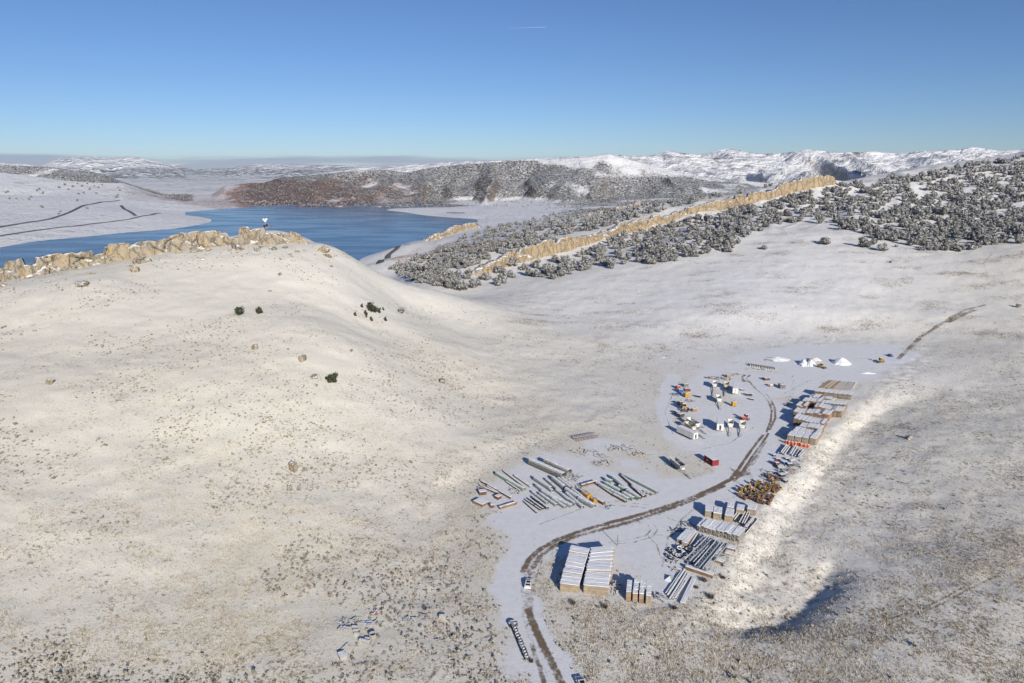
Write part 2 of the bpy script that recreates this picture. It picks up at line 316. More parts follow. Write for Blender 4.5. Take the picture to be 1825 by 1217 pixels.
def far_material():
    t = NT('snowy_hills'); red, wood, grass, forest, distant = (t.attr(k) for k in ('red', 'wood', 'grass', 'forest', 'distant'))
    n1, n2, n3 = t.noise(.012, 6, rough=.65), t.noise(.055, 5, rough=.7), t.noise(.003, 4)
    steep = t.math('SUBTRACT', 1.0, t.upz())
    soil = t.mix(red, t.mix(n1, (.27, .20, .135), (.19, .15, .115)), t.mix(n2, (.36, .13, .07), (.25, .14, .09)))
    bare = t.rng(t.math('ADD', t.math('ADD', t.math('MULTIPLY', n2, .9), t.math('MULTIPLY', n1, .55)), t.math('ADD', t.math('MULTIPLY', steep, 1.1), t.math('ADD', t.math('MULTIPLY', grass, .8), t.math('MULTIPLY', red, .34)))), .98, 1.42, 0, .85)
    col = t.mix(bare, SNOW, soil)
    dots = t.rng(t.math('ADD', t.noise(.11, 3, rough=.8), t.math('MULTIPLY', wood, .22)), .64, .76)
    col = t.mix(t.math('MULTIPLY', dots, t.rng(wood, .15, .6)), col, (.06, .062, .055))
    col = t.mix(t.rng(t.math('ADD', t.noise(.011, 7, rough=.76), t.math('MULTIPLY', forest, .5)), .58, .78, 0, .9), col, (.075, .08, .095))
    fold = t.math('ABSOLUTE', t.math('SUBTRACT', t.noise(.0016, 5, rough=.6), .5)); fold2 = t.math('ABSOLUTE', t.math('SUBTRACT', t.noise(.0055, 4), .5))
    hgt = t.math('ADD', t.math('MULTIPLY', n2, 14.0), t.math('ADD', t.math('MULTIPLY', fold2, t.math('SUBTRACT', 90.0, t.math('MULTIPLY', t.math('LESS_THAN', distant, .2), 60.0))), t.math('MULTIPLY', t.math('MULTIPLY', fold, distant), 700.0)))
    t.col(col); t.bump(hgt, 1.0, 1.0); return t.m
def rock_material(name, c1=(.50, .36, .19), c2=(.36, .30, .22), c3=(.15, .12, .09)):
    t = NT(name)
    col = t.mix(t.rng(t.noise(.14, 4), .38, .62), c1, c2)
    col = t.mix(t.rng(t.noise(.9, 5, rough=.75, stretch=(1, 1, .3)), .5, .64), col, c3)  # upright crevice shade painted in as dark streaks
    col = t.mix(t.rng(t.noise(.3, 3), .62, .7, 0, .5), col, (.42, .33, .07))
    warp = t.new('ShaderNodeTexNoise'); warp.inputs['Scale'].default_value = .4; t.l.new(t.pos.outputs['Position'], warp.inputs['Vector'])
    k = t.new('ShaderNodeVectorMath', operation='SCALE'); k.inputs['Scale'].default_value = 3.5; t.l.new(warp.outputs['Color'], k.inputs[0])
    w = t.new('ShaderNodeVectorMath', operation='ADD'); t.l.new(t.pos.outputs['Position'], w.inputs[0]); t.l.new(k.outputs[0], w.inputs[1])
    vr = t.new('ShaderNodeTexVoronoi', feature='DISTANCE_TO_EDGE'); vr.inputs['Scale'].default_value = .13; mp = t.new('ShaderNodeMapping'); mp.inputs['Scale'].default_value = (1, 1, .45); t.l.new(w.outputs[0], mp.inputs[0]); t.l.new(mp.outputs[0], vr.inputs['Vector'])
    col = t.mix(t.rng(vr.outputs['Distance'], .005, .045, .55, 0), col, (.055, .047, .04))  # shade of the cracks painted dark, since frontal sun leaves the rock flat
    f = t.math('MULTIPLY', t.rng(t.upz(), .48, .78), t.rng(t.noise(.35, 5, rough=.65), .44, .56)); col = t.mix(f, col, SNOW)
    t.col(col); t.bump(t.math('ADD', t.noise(1.6, 5, rough=.7), t.rng(vr.outputs['Distance'], 0, .15, 0, 1.2)), 1.0, .7); return t.m
def foliage_material(name, c1, c2, frost, low=.45):
    t = NT(name); oi = t.new('ShaderNodeObjectInfo')
    col = t.mix(t.rng(t.noise(.9, 3), .35, .65), c1, c2)
    f = t.rng(t.math('ADD', t.math('MULTIPLY', t.upz(), .12), t.noise(1.3, 4, rough=.7)), low, low + .22, 0, frost)
    t.col(t.mix(f, col, (.62, .64, .68, 1))); t.b.inputs['Roughness'].default_value = .9; return t.m
def lake_material():
    t = NT('lake_water'); t.col((.018, .075, .19)); t.b.inputs['Roughness'].default_value = .07; t.b.inputs['IOR'].default_value = 1.33; t.b.inputs['Specular IOR Level'].default_value = .36
    r = t.rng(t.noise(.006, 4, stretch=(1, 3, 1)), .4, .6, .12, .2); t.put(t.b.inputs['Roughness'], r)
    t.col(t.mix(t.rng(t.noise(.003, 3, stretch=(1, 4, 1)), .4, .62), (.022, .05, .10), (.014, .036, .078)))
    t.bump(t.noise(.5, 3, stretch=(.5, 1, 1)), .14, .3); return t.m
M_SNOW = mat('clean_snow', SNOW[:3], (.74, .77, .83), rough=.7)

# ---------------------------------------------------------------- mesh helpers
def link(o, parent=None, loc=None, rz=None):
    COL.objects.link(o)
    if parent is not None: o.parent = parent
    if loc is not None: o.location = loc
    if rz is not None: o.rotation_euler = (0, 0, rz)
    return o
def tag(o, label=None, cat=None, group=None, kind=None):
    for k, v in (('label', label), ('category', cat), ('group', group), ('kind', kind)):
        if v: o[k] = v
    return o
def big_mesh(name, V, F, m, smooth=False):
    """mesh from numpy arrays, all faces with the same number of corners"""
    me = bpy.data.meshes.new(name); V = np.asarray(V, np.float32); F = np.asarray(F, np.int32); k = F.shape[1]
    me.vertices.add(len(V)); me.vertices.foreach_set('co', V.ravel())
    me.loops.add(F.size); me.loops.foreach_set('vertex_index', F.ravel())
    me.polygons.add(len(F)); me.polygons.foreach_set('loop_start', np.arange(len(F), dtype=np.int32) * k); me.polygons.foreach_set('loop_total', np.full(len(F), k, np.int32))
    me.update(calc_edges=True)
    if smooth: me.polygons.foreach_set('use_smooth', np.ones(len(F), bool))
    me.materials.append(m); return me
def add_attr(me, name, v):
    a = me.attributes.new(name, 'FLOAT', 'POINT'); a.data.foreach_set('value', np.asarray(v, np.float32).ravel())
def grid_faces(nr, nc):
    i = np.arange(nr * nc).reshape(nr, nc); return np.stack([i[:-1, :-1], i[:-1, 1:], i[1:, 1:], i[1:, :-1]], -1).reshape(-1, 4)

# ---------------------------------------------------------------- ground (one sheet reaching the far mountains, in two pieces of different fineness)
def steps(spec):
    out = []
    for a, b, d in spec: out += list(np.arange(a, b, d))
    return np.array(out + [spec[-1][1]])
def track(sheetpts, sheet='P'):
    return [g(sheet, *p) for p in sheetpts]
TRACKS = [  # path, half width in metres, depth of wear
    ([(1004, 1225), (985, 1185), (966, 1148), (950, 1110), (941, 1088)], 1.0, 1.0), ([(972, 1225), (962, 1190), (953, 1165), (948, 1148)], .65, .9),
    ([(941, 1088), (943, 1060), (948, 1040), (948, 1022)], 1.6, .62), ([(938, 1080), (934, 1050), (932, 1020)], 1.1, .5),
    ([(932, 1018), (942, 998), (962, 979), (990, 963), (1030, 948), (1080, 933), (1130, 920), (1180, 905), (1230, 888), (1280, 866), (1306, 852)], .9, 1.0),
    ([(950, 1012), (962, 992), (985, 974), (1020, 958), (1070, 944), (1120, 931), (1170, 914), (1220, 897), (1260, 880), (1290, 866)], .8, .9),
    ([(955, 1000), (990, 967), (1040, 950), (1090, 937), (1140, 924), (1200, 902), (1260, 876)], 2.3, .52), ([(948, 1040), (938, 1010), (958, 985)], 1.8, .6), ([(990, 1217), (965, 1165), (945, 1120), (938, 1085)], 1.6, .5), ([(1060, 962), (1000, 975), (965, 1000), (955, 1030)], 0.30, .66), ([(1150, 905), (1100, 900), (1040, 905), (960, 935)], 0.30, .66), ([(1160, 900), (1100, 893), (1000, 903)], 0.30, .66), ([(1250, 800), (1300, 790), (1345, 760)], 0.30, .66), ([(1200, 700), (1185, 735), (1200, 775)], 0.30, .66), ([(1400, 700), (1440, 680), (1500, 668), (1560, 655)], 0.30, .66), ([(1392, 705), (1430, 682), (1490, 664)], 0.30, .66), ([(1180, 1000), (1170, 970), (1150, 950)], 0.30, .66), ([(1240, 905), (1215, 925), (1190, 960), (1180, 1010)], 0.35, .66), ([(1340, 870), (1310, 885), (1270, 895)], .4, .55),
    ([(1300, 856), (1316, 836), (1332, 812), (1348, 790), (1360, 775)], .6, 1.0), ([(1308, 858), (1326, 836), (1342, 812), (1358, 790), (1370, 772)], .55, .9), ([(1318, 850), (1336, 828), (1352, 806), (1366, 786)], .45, .8), ([(1325, 850), (1346, 822), (1362, 798)], .4, .6),
    ([(1312, 846), (1330, 842)], 2.2, .75), ([(1318, 838), (1336, 848)], 1.8, .6), ([(1300, 832), (1312, 846)], .35, .8), ([(1292, 824), (1308, 838)], .3, .6),
    ([(1366, 770), (1374, 748), (1375, 730), (1370, 716), (1358, 702), (1346, 692), (1338, 683), (1328, 678)], .5, .85), ([(1372, 766), (1382, 745), (1381, 728), (1374, 712), (1366, 702)], .55, .85), ([(1362, 704), (1372, 718), (1384, 732)], .35, .6),
    ([(1326, 680), (1322, 672), (1328, 668)], .7, .9), ([(1338, 682), (1330, 674), (1337, 668)], .6, .8), ([(1312, 677), (1325, 680)], .5, .6),
    ([(1085, 966), (1120, 962), (1150, 955), (1160, 945), (1155, 935), (1140, 932)], 0.30, .66), ([(1090, 970), (1130, 966), (1162, 957), (1172, 944), (1165, 934)], 0.30, .66), ([(1165, 952), (1195, 956), (1215, 940), (1207, 930), (1190, 922)], .4, .62),
    ([(1411, 668), (1412, 690), (1405, 712), (1390, 735)], 0.30, .66), ([(1414, 668), (1416, 690), (1408, 714)], 0.30, .66),
    ([(1300, 1112), (1380, 1150), (1470, 1142), (1560, 1120), (1660, 1085), (1760, 1035), (1825, 990)], 0.35, .66), ([(1380, 1145), (1470, 1136), (1560, 1112), (1660, 1077), (1760, 1025), (1825, 978)], 0.35, .66),
    ([(1780, 965), (1767, 950), (1772, 935), (1795, 925), (1825, 922)], 0.30, .66), ([(1452, 955), (1470, 930), (1474, 915), (1484, 890)], .3, .6),
    ([(1600, 640), (1640, 600), (1690, 570), (1720, 552), (1755, 543)], 1.6, .75), ([(1690, 574), (1715, 562), (1738, 552)], 1.8, .75), ([(1760, 486), (1752, 470), (1768, 452), (1800, 446)], 0.90, .66),
    ([(760, 1217), (800, 1170), (850, 1140), (880, 1130)], 0.50, .66), ([(470, 1225), (560, 1190), (650, 1172), (700, 1165), (780, 1150)], 0.35, .66),
    ([(640, 1030), (690, 1028), (720, 1036)], .6, .55)]
SMOOTH_LINES = [([(995, 1230), (960, 1150), (928, 1090), (912, 1040), (925, 1000), (975, 958), (1080, 925), (1200, 890), (1290, 850), (1340, 800), (1375, 745)], 6.0),
                ([(1060, 850), (1150, 870), (1230, 870)], 9.0), ([(1200, 670), (1180, 720), (1200, 780), (1260, 800), (1330, 790)], 4.0), ([(900, 930), (1000, 900), (1100, 900)], 7.0),
                ([(1400, 650), (1500, 660), (1560, 650), (1600, 630), (1500, 630), (1400, 640)], 12.0), ([(1350, 700), (1420, 690), (1440, 660)], 11.0), ([(1260, 800), (1300, 820), (1310, 770)], 7.0), ([(1130, 960), (1180, 1000), (1190, 1050)], 7.5)]
GRASS_PTS = [(0, 1217, 0.46), (400, 1217, 0.48), (800, 1217, 0.48), (1200, 1180, 0.52), (1100, 1100, 0.51), (1500, 1180, 0.55), (1825, 1217, 0.56), (1700, 1000, 0.56), (1500, 1000, 0.50), (1330, 1000, 0.42), (1380, 960, 0.42), (1500, 880, 0.48), (1620, 880, 0.56), (1600, 760, 0.54), (1750, 780, 0.50), (1700, 650, 0.47), (1560, 730, 0.46),
             (0, 900, 0.41), (300, 900, 0.39), (600, 900, 0.42), (800, 920, 0.44), (0, 700, 0.34), (300, 720, 0.39), (600, 700, 0.38), (850, 700, 0.41), (100, 550, 0.30), (400, 520, 0.28), (600, 480, 0.26), (750, 560, 0.34), (900, 620, 0.38),
             (1100, 640, 0.45), (1000, 560, 0.43), (1200, 560, 0.36), (1400, 520, 0.33), (1600, 500, 0.40), (1750, 480, 0.46), (1300, 620, 0.40), (1100, 760, 0.42), (950, 790, 0.43), (1200, 850, 0.42), (870, 860, 0.41), (1250, 450, 0.36), (1500, 350, 0.30), (900, 480, 0.21), (800, 440, 0.30), (700, 450, 0.12), (1200, 690, 0.47), (1300, 700, 0.30), (1100, 1080, 0.52), (1150, 1060, 0.48)]
THIN_PTS = [(0, 1217, 1), (500, 1217, 1), (900, 1100, .9), (1200, 1150, .8), (1500, 1150, .75), (1825, 1217, .8), (1825, 900, .8), (1500, 950, .6), (1650, 750, .75), (1750, 620, .8), (1600, 650, .5), (0, 900, 1), (400, 900, 1), (800, 900, .95), (0, 650, 1), (400, 650, 1), (800, 650, 1), (900, 580, .85), (300, 500, .9), (600, 470, .85), (1000, 650, .7), (1000, 560, .4), (1200, 540, .25), (1400, 500, .2), (1600, 480, .4), (1780, 480, .7), (1300, 620, .3), (1150, 700, .6), (1000, 780, .9), (1300, 430, .3), (900, 470, .4), (1700, 380, .3), (700, 440, .2)]
GP = np.array([(*hit(px, py)[0][:2], v) for px, py, v in GRASS_PTS]); GA, GB = GP[:, 0] / GP[:, 1], np.log(GP[:, 1])
TP = np.array([(*hit(px, py)[0][:2], v) for px, py, v in THIN_PTS])
def grass_amount(X, Y, GP=GP):
    GA, GB = GP[:, 0] / GP[:, 1], np.log(GP[:, 1]); a, b = X / Y, np.log(Y); num = np.zeros(X.shape); den = np.zeros(X.shape)
    for i in range(len(GP)):
        w = 1 / ((a - GA[i]) ** 2 + (b - GB[i]) ** 2 + .0015) ** 1.5; num += w * GP[i, 2]; den += w
    return num / den
def yard_amount(X, Y):
    m = np.zeros(X.shape)
    for pts, w in SMOOTH_LINES: m = np.maximum(m, 1 - sstep(w * .75, w * 1.25, poly_dist(X, Y, track(pts)) + 2.2 * fbm(X / 6, Y / 6, 81, 3)))
    inn = 1 - sstep(-9, 0, signed(X, Y, YARD) + 4 * fbm(X / 12, Y / 12, 83, 3)); return np.maximum(m, inn * sstep(-.25, .2, fbm(X / 26, Y / 26, 85, 3) + .25))
M_GROUND, M_FAR = ground_material(), far_material()
aa = steps([(-1.15, -.72, .006), (-.72, -.06, .0032), (-.06, .52, .0019), (.52, .8, .003), (.8, 1.15, .006)])
bb = np.log(np.array(list(np.exp(steps([(math.log(88), math.log(135), .007), (math.log(135), math.log(440), .0038), (math.log(440), math.log(1560), .0052)])))))
A, B = np.meshgrid(aa, bb); GX, GY = A * np.exp(B), np.exp(B); GZ = land(GX, GY)
me = big_mesh('ground', np.stack([GX, GY, GZ], -1).reshape(-1, 3), grid_faces(*GX.shape), M_GROUND, True)
yardv = np.zeros(GX.shape); dirtv = np.zeros(GX.shape); q = GY < 720
yardv[q] = yard_amount(GX[q], GY[q])
for pts, w, k in TRACKS:
    pw = [hit(*p)[0] if p[0] > 1290 and (p[1] > 970 or p[0] > 1595) or p[0] < 860 else g('P', *p) for p in pts]
    xs = [p[0] for p in pw]; ys = [p[1] for p in pw]
    q = (GX > min(xs) - 8) & (GX < max(xs) + 8) & (GY > min(ys) - 8) & (GY < max(ys) + 8)
    d = poly_dist(GX[q], GY[q], pw); dirtv[q] = np.maximum(dirtv[q], k * (1 - sstep(w * .6, w * 1.6 + .15, d)))
thinv = grass_amount(GX, GY, TP); dirtv *= 1 + .34 * fbm(GX / 1.3, GY / 2.2, 111, 3) + .25 * fbm(GX / 9, GY / 9, 112, 2)
grassv = grass_amount(GX, GY); px_, py_ = project(GX, GY, GZ)
redv = sstep(0, 1, .6 * np.exp(-((px_ - 790) / 150) ** 2 - ((py_ - 450) / 28) ** 2) * 2.2 * (GY > 640) * (fbm(GX / 30, GY / 30, 90, 2) > -.1))
rockv = (GY > 600) * (GY < 1300) * .6 * np.exp(-((py_ - (481 - (px_ - 838) * .30)) / 14) ** 2)
grassv = grassv + .35 * redv + .25 * rockv + .34 * np.clip(fbm(GX / 34, GY / 11, 115, 4), -.3, 1) * sstep(400, 480, GY) * sstep(-.06, .02, GX / GY)
for nm, v in (('yard', yardv), ('dirt', dirtv), ('grass', grassv), ('red', redv), ('rock', rockv), ('thin', thinv)): add_attr(me, nm, v)
ground = tag(link(bpy.data.objects.new('ground', me)), 'thinly snowed sloping ground of dry grass around the plowed yard', kind='structure')
# farther land
aa = steps([(-1.15, -.78, .008), (-.78, .8, .0027), (.8, 1.15, .008)]); bb = np.concatenate([steps([(math.log(1545), math.log(3000), .006), (math.log(3000), math.log(7200), .0048), (math.log(7200), math.log(19400), .012)])])
A, B = np.meshgrid(aa, bb); FX, FY = A * np.exp(B), np.exp(B); FZ = land(FX, FY)
me = big_mesh('far_hills', np.stack([FX, FY, FZ], -1).reshape(-1, 3), grid_faces(*FX.shape), M_FAR, True)
fpx, fpy = project(FX, FY, FZ)
redf = np.clip(1.25 - np.abs(fpx - 480) / 330, 0, 1) * sstep(110, 0, FZ - 110 * np.clip(1 - np.abs(fpx - 410) / 120, 0, 1) + 30 * fbm(FX / 120, FY / 120, 98, 3)) * (FY > 2900) * (FY < 4500)
def wood_amount(X, Y, Z, px, py):
    nz = fbm(X / 300, Y / 300, 95, 4) + .5 * fbm(X / 90, Y / 90, 96, 3); ramp = lambda a, b, v: sstep(a, b, v)
    e1 = ramp(2950, 3100, Y) * ramp(4560, 4400, Y) * ramp(395, 470, px + 30 * nz) * ramp(1230, 1120, px)
    w = e1 * sstep(-.3, .25, nz + .5 - .9 * sstep(1000, 1130, px) * (py < 318) - .45 * sstep(70, 170, Z))
    w = w * (1 - .85 * ramp(780, 830, px) * ramp(1060, 1000, px) * ramp(-26, -34, Z))
    rt = ramp(1900, 2200, Y) * ramp(4700, 4300, Y) * ramp(940, 1060, px) * ramp(308, 318, py); w = np.maximum(w, rt * sstep(-.35, .2, nz + .3))
    mt = ramp(4200, 4600, Y) * ramp(7100, 6600, Y) * ramp(1020, 1120, px); w = np.maximum(w, .6 * mt * sstep(-.02, .35, nz - .1))
    f2 = ramp(3540, 3650, Y) * ramp(4750, 4600, Y) * ramp(352, 330, px); w = np.maximum(w, f2 * sstep(-.6, -.1, nz + .3))
    return w
woodf = wood_amount(FX, FY, FZ, fpx, fpy)
forestf = np.zeros(FX.shape)
forestf = np.where(FY > 8200, np.where(FY < 12800, .42, .36) * sstep(-38, -10, FZ) * sstep(260, 60, FZ + 60 * fbm(FX / 900, FY / 900, 99, 3)), forestf)
forestf = np.where((FY > 4600) & (FY < 8200), np.maximum(0, .7 * fbm(FX / 170, FY / 420, 101, 4) - .04), forestf)
forestf = np.where((FY > 5200) & (FZ < -30), .2 + .25 * fbm(FX / 700, FY / 250, 103, 3), forestf)
grassf = .1 + .1 * (FY < 3600) + .3 * sstep(.1, .5, woodf) * (FY < 4600) + .1 * fbm(FX / 200, FY / 200, 97, 3)
for nm, v in (('red', redf), ('wood', woodf), ('grass', grassf), ('forest', forestf), ('distant', sstep(4200, 5200, FY) * .35 + .65 * sstep(8000, 9500, FY))): add_attr(me, nm, v)
far = tag(link(bpy.data.objects.new('far_hills', me)), 'snow covered hills and mountains beyond the lake', kind='structure')
# lake
me = big_mesh('lake', [(-2600, 560, LAKE_Z), (500, 560, LAKE_Z), (500, 3450, LAKE_Z), (-2600, 3450, LAKE_Z)], [(0, 1, 2, 3)], lake_material())
tag(link(bpy.data.objects.new('lake', me)), 'dark blue reservoir behind the rocky crest', kind='structure')

# ---------------------------------------------------------------- rock bands
M_ROCK = rock_material('tan_sandstone', (.42, .325, .205), (.34, .285, .21), (.19, .155, .115)); M_CREST = rock_material('lichen_rock', (.41, .335, .23), (.34, .31, .255), (.19, .17, .14))
def resample(P, d):
    P = np.array(P, float); L = np.concatenate([[0], np.cumsum(np.hypot(*(P[1:, :2] - P[:-1, :2]).T))])
    s = np.arange(0, L[-1], d); return np.stack([np.interp(s, L, P[:, k]) for k in range(3)], -1), s
def cliff(name, pts, h, thick, m, label, step=1.6, seed=1, blk=6.0, rough=1.0):
    P, s = resample([at_y(*p) for p in pts], step); n = len(P)
    T = np.gradient(P[:, :2], axis=0); T /= np.linalg.norm(T, axis=1)[:, None]; N = np.stack([T[:, 1], -T[:, 0]], -1); N *= np.where(N[:, 1] > 0, -1, 1)[:, None]
    env = np.clip(np.minimum(np.arange(n), n - 1 - np.arange(n)) * step / 14, .15, 1)
    top = P[:, 2] + (fbm(s / 9, s * 0, seed, 3) * 1.6 + (cells(s / blk, s * 0 + .5, seed)[2] - .5) * 3.4) * rough * env
    zend = land(P[:, 0], P[:, 1]); te = sstep(0, 1, np.clip(np.minimum(np.arange(n), n - 1 - np.arange(n)) * step / 26 + .25 * fbm(s / 7, s * 0, seed + 50, 2), 0, 1)); top = zend - 1.5 + (top - zend + 1.5) * te * np.clip(.62 + .6 * vn(s / (blk * 2.2), s * 0 + 3.3, seed + 60) - .3 * (vn(s / (blk * .8), s * 0 + 1.7, seed + 61) > .8), .3, 1.1)
    rows = []
    foot = P[:, :2] + N * thick[0]; zf = land(foot[:, 0], foot[:, 1]) - 2.0; zf = np.minimum(np.maximum(zf, top - h * 1.4), top - 1)
    nf = 18 if h < 21 and step < 1 else 13
    for j in range(nf):
        k = j / (nf - 1); z = zf + (top - zf) * k
        d1, d2, v = cells(s / blk, z / (blk * 1.1), seed + 3); c1, c2, v2 = cells(s / (blk * .3), z / (blk * .5), seed + 9)
        off = thick[0] * (1 - k ** .5 * .62) + ((v - .5) * 3.6 + (v2 - .5) * .7 - .8 * (d2 - d1 < .1) - 2.4 * (ridged(s / (blk * 1.1) + .4 * fbm(z / 6, s * 0, seed + 31, 2), s * 0, seed + 30, 1) > .9)) * rough * env
        xy = P[:, :2] + N * off[:, None]; rows.append(np.column_stack([xy, z]))
    for k, o in enumerate((-.15, -.45, -.8, -1.0)):
        xy = P[:, :2] + N * (o * thick[1]); zg = land(xy[:, 0], xy[:, 1]); z = np.where(k < 2, np.maximum(top - .4 * k * env, zg - .5), np.minimum(top - 1.5 * k, zg - .6 * k)) + fbm(s / 4, s * 0 + k, seed + 20, 2) * .6 * rough
        rows.append(np.column_stack([xy, z]))
    V = np.stack(rows).reshape(-1, 3); F = grid_faces(len(rows), n)
    return tag(link(bpy.data.objects.new(name, big_mesh(name, V, F, m))), label, kind='structure')
cliff('cliff', [(1497, 308, 1105), (1465, 314, 1090), (1400, 327, 1065), (1350, 341, 1045), (1290, 355, 1020), (1220, 371, 990), (1150, 390, 945), (1100, 404, 905), (1060, 415, 860), (1020, 423, 825), (980, 432, 800), (940, 442, 775), (900, 455, 748), (870, 466, 728), (832, 486, 702)], 22, (8, 13), M_ROCK, 'long tan sandstone cliff climbing right across the wooded slope', seed=4, blk=15.0, rough=1.1)
cliff('cliff', [(858, 394, 1500), (830, 398, 1470), (800, 408, 1420), (770, 420, 1370), (748, 430, 1335)], 22, (9, 18), M_ROCK, 'short tan cliff at the lake shore', seed=9, step=2.2, blk=8)
cliff('cliff', [(1160, 357, 1255), (1100, 369, 1210), (1040, 383, 1170), (960, 398, 1110)], 11, (7, 14), M_ROCK, 'low tan rock band among trees behind the main cliff', seed=13, step=2)
cliff('cliff', [(880, 440, 890), (850, 447, 870), (810, 457, 840), (770, 470, 800)], 8, (5, 9), M_ROCK, 'broken reddish tan rock band among junipers', seed=15, step=1.6)
crest = cliff('rock_ridge', [(-190, 496, 386), (-60, 479, 393), (0, 469, 400), (50, 464, 405), (80, 457, 412), (150, 445, 425), (190, 435, 432), (230, 429, 438), (270, 422, 446), (318, 411, 452), (360, 411, 458), (400, 408, 462), (450, 403, 467), (490, 402, 470), (540, 409, 477), (568, 417, 481)], 20, (8.5, 9), M_CREST, 'weathered tan rock ridge along the hilltop crest', step=.9, seed=21, blk=11.0, rough=1.15)
def rock_mesh(name, r, sq, seed, m, nb=26):
    import bmesh
    q = random.Random(seed); bm = bmesh.new()
    for k in range(nb):
        d = Vector((q.gauss(0, 1), q.gauss(0, 1), q.gauss(0, 1))).normalized()
        d = Vector([math.copysign(abs(c) ** .6, c) for c in d]); bm.verts.new(Vector((d.x * sq[0], d.y * sq[1], d.z * sq[2])) * r * q.uniform(.8, 1.1))
    bmesh.ops.convex_hull(bm, input=bm.verts); bmesh.ops.delete(bm, geom=[v for v in bm.verts if not v.link_faces], context='VERTS')
    bmesh.ops.subdivide_edges(bm, edges=bm.edges, cuts=2, use_grid_fill=True)
    bmesh.ops.triangulate(bm, faces=bm.faces)
    for v in bm.verts: v.co *= 1 + q.uniform(-.09, .09)
    bmesh.ops.recalc_face_normals(bm, faces=bm.faces)
    me = bpy.data.meshes.new(name); bm.to_mesh(me); bm.free(); me.materials.append(m); return me
ROCKS = [rock_mesh('rock', 1, (1, .8, .75), 30 + k, M_CREST) for k in range(8)]
cp_, cpy_ = np.array([c[0] for c in CREST[1:10]]), np.array([c[1] for c in CREST[1:10]])
k = 0
for i in range(46):
    px = rnd.uniform(-20, 585); top = np.interp(px, cp_, cpy_); depth = rnd.random() ** 1.3 * (46 if px < 420 else 30)
    h = hit(px, top + 10 + depth)[0]
    if h[0] != h[0] or h[1] > 520: continue
    r = rnd.uniform(1.2, 4.2) * (1.15 if depth < 22 else .85)
    o = bpy.data.objects.new('rock', ROCKS[k % 8]); k += 1
    link(o, crest, (h[0], h[1], h[2] + r * rnd.uniform(-.25, .15))); o.rotation_euler = (rnd.uniform(-.4, .4), rnd.uniform(-.4, .4), rnd.uniform(0, 6.3)); o.scale = (r * rnd.uniform(.8, 1.7), r, r * rnd.uniform(.7, 1.25))

# ---------------------------------------------------------------- vegetation
M_JUN = foliage_material('frosted_juniper', (.13, .122, .10), (.07, .068, .056), .8, .46); M_JUN2 = foliage_material('green_juniper', (.052, .062, .03), (.03, .036, .018), .25, .58)
M_TRUNK = mat('juniper_bark', (.16, .11, .075)); M_SAGE = foliage_material('sagebrush', (.33, .30, .235), (.21, .19, .15), .6, .5)
M_DRY = foliage_material('dry_grass', (.50, .42, .28), (.37, .31, .21), .6, .44); M_TWIG = foliage_material('bare_twigs', (.22, .17, .12), (.13, .10, .075), .4, .55)
def clump_tree(nq, nl, seed, size, core=True, flat=.8):
    """crown of many small leaf faces gathered in uneven lobes; unit radius, base at z=0"""
    q = np.random.default_rng(seed); V, F = [], []
    lob = []
    for i in range(nl):
        a = q.uniform(0, 6.283); d = q.uniform(.1, .62) if i else 0; z = q.uniform(.28, 1.15) if i else .62
        lob.append((d * math.cos(a) * (1.15 - .4 * z), d * math.sin(a) * (1.15 - .4 * z), z * flat, q.uniform(.26, .46) if i else .55))
    if core:
        ico = np.array([(0, 0, 1), (.894, 0, .447), (.276, .851, .447), (-.724, .526, .447), (-.724, -.526, .447), (.276, -.851, .447), (.724, .526, -.447), (-.276, .851, -.447), (-.894, 0, -.447), (-.276, -.851, -.447), (.724, -.526, -.447), (0, 0, -1)])
        icf = [(0, 1, 2), (0, 2, 3), (0, 3, 4), (0, 4, 5), (0, 5, 1), (1, 6, 2), (2, 7, 3), (3, 8, 4), (4, 9, 5), (5, 10, 1), (6, 7, 2), (7, 8, 3), (8, 9, 4), (9, 10, 5), (10, 6, 1), (11, 7, 6), (11, 8, 7), (11, 9, 8), (11, 10, 9), (11, 6, 10)]
        for x, y, z, r in lob:
            b = len(V); V += [tuple(np.array((x, y, z)) + p * r * .72 * q.uniform(.75, 1.15)) for p in ico]; F += [tuple(b + i for i in f) for f in icf]
    for i in range(nq):
        x, y, z, r = lob[q.integers(nl)]; d = q.normal(size=3); d /= np.linalg.norm(d); d[2] = d[2] * .8 + .15
        c = np.array((x, y, z)) + d * r * q.uniform(.7, 1.12); u = q.normal(size=3); u /= np.linalg.norm(u); w = np.cross(u, d + q.normal(size=3) * .5); w /= np.linalg.norm(w) + 1e-6
        s = size * q.uniform(.6, 1.4); b = len(V); V += [tuple(c + u * s), tuple(c - u * s * .6 + w * s * .8), tuple(c - u * s * .6 - w * s * .8)]; F.append((b, b + 1, b + 2))
    V = np.array(V); V[:, 2] = np.maximum(V[:, 2], .02); return V, np.array(F)
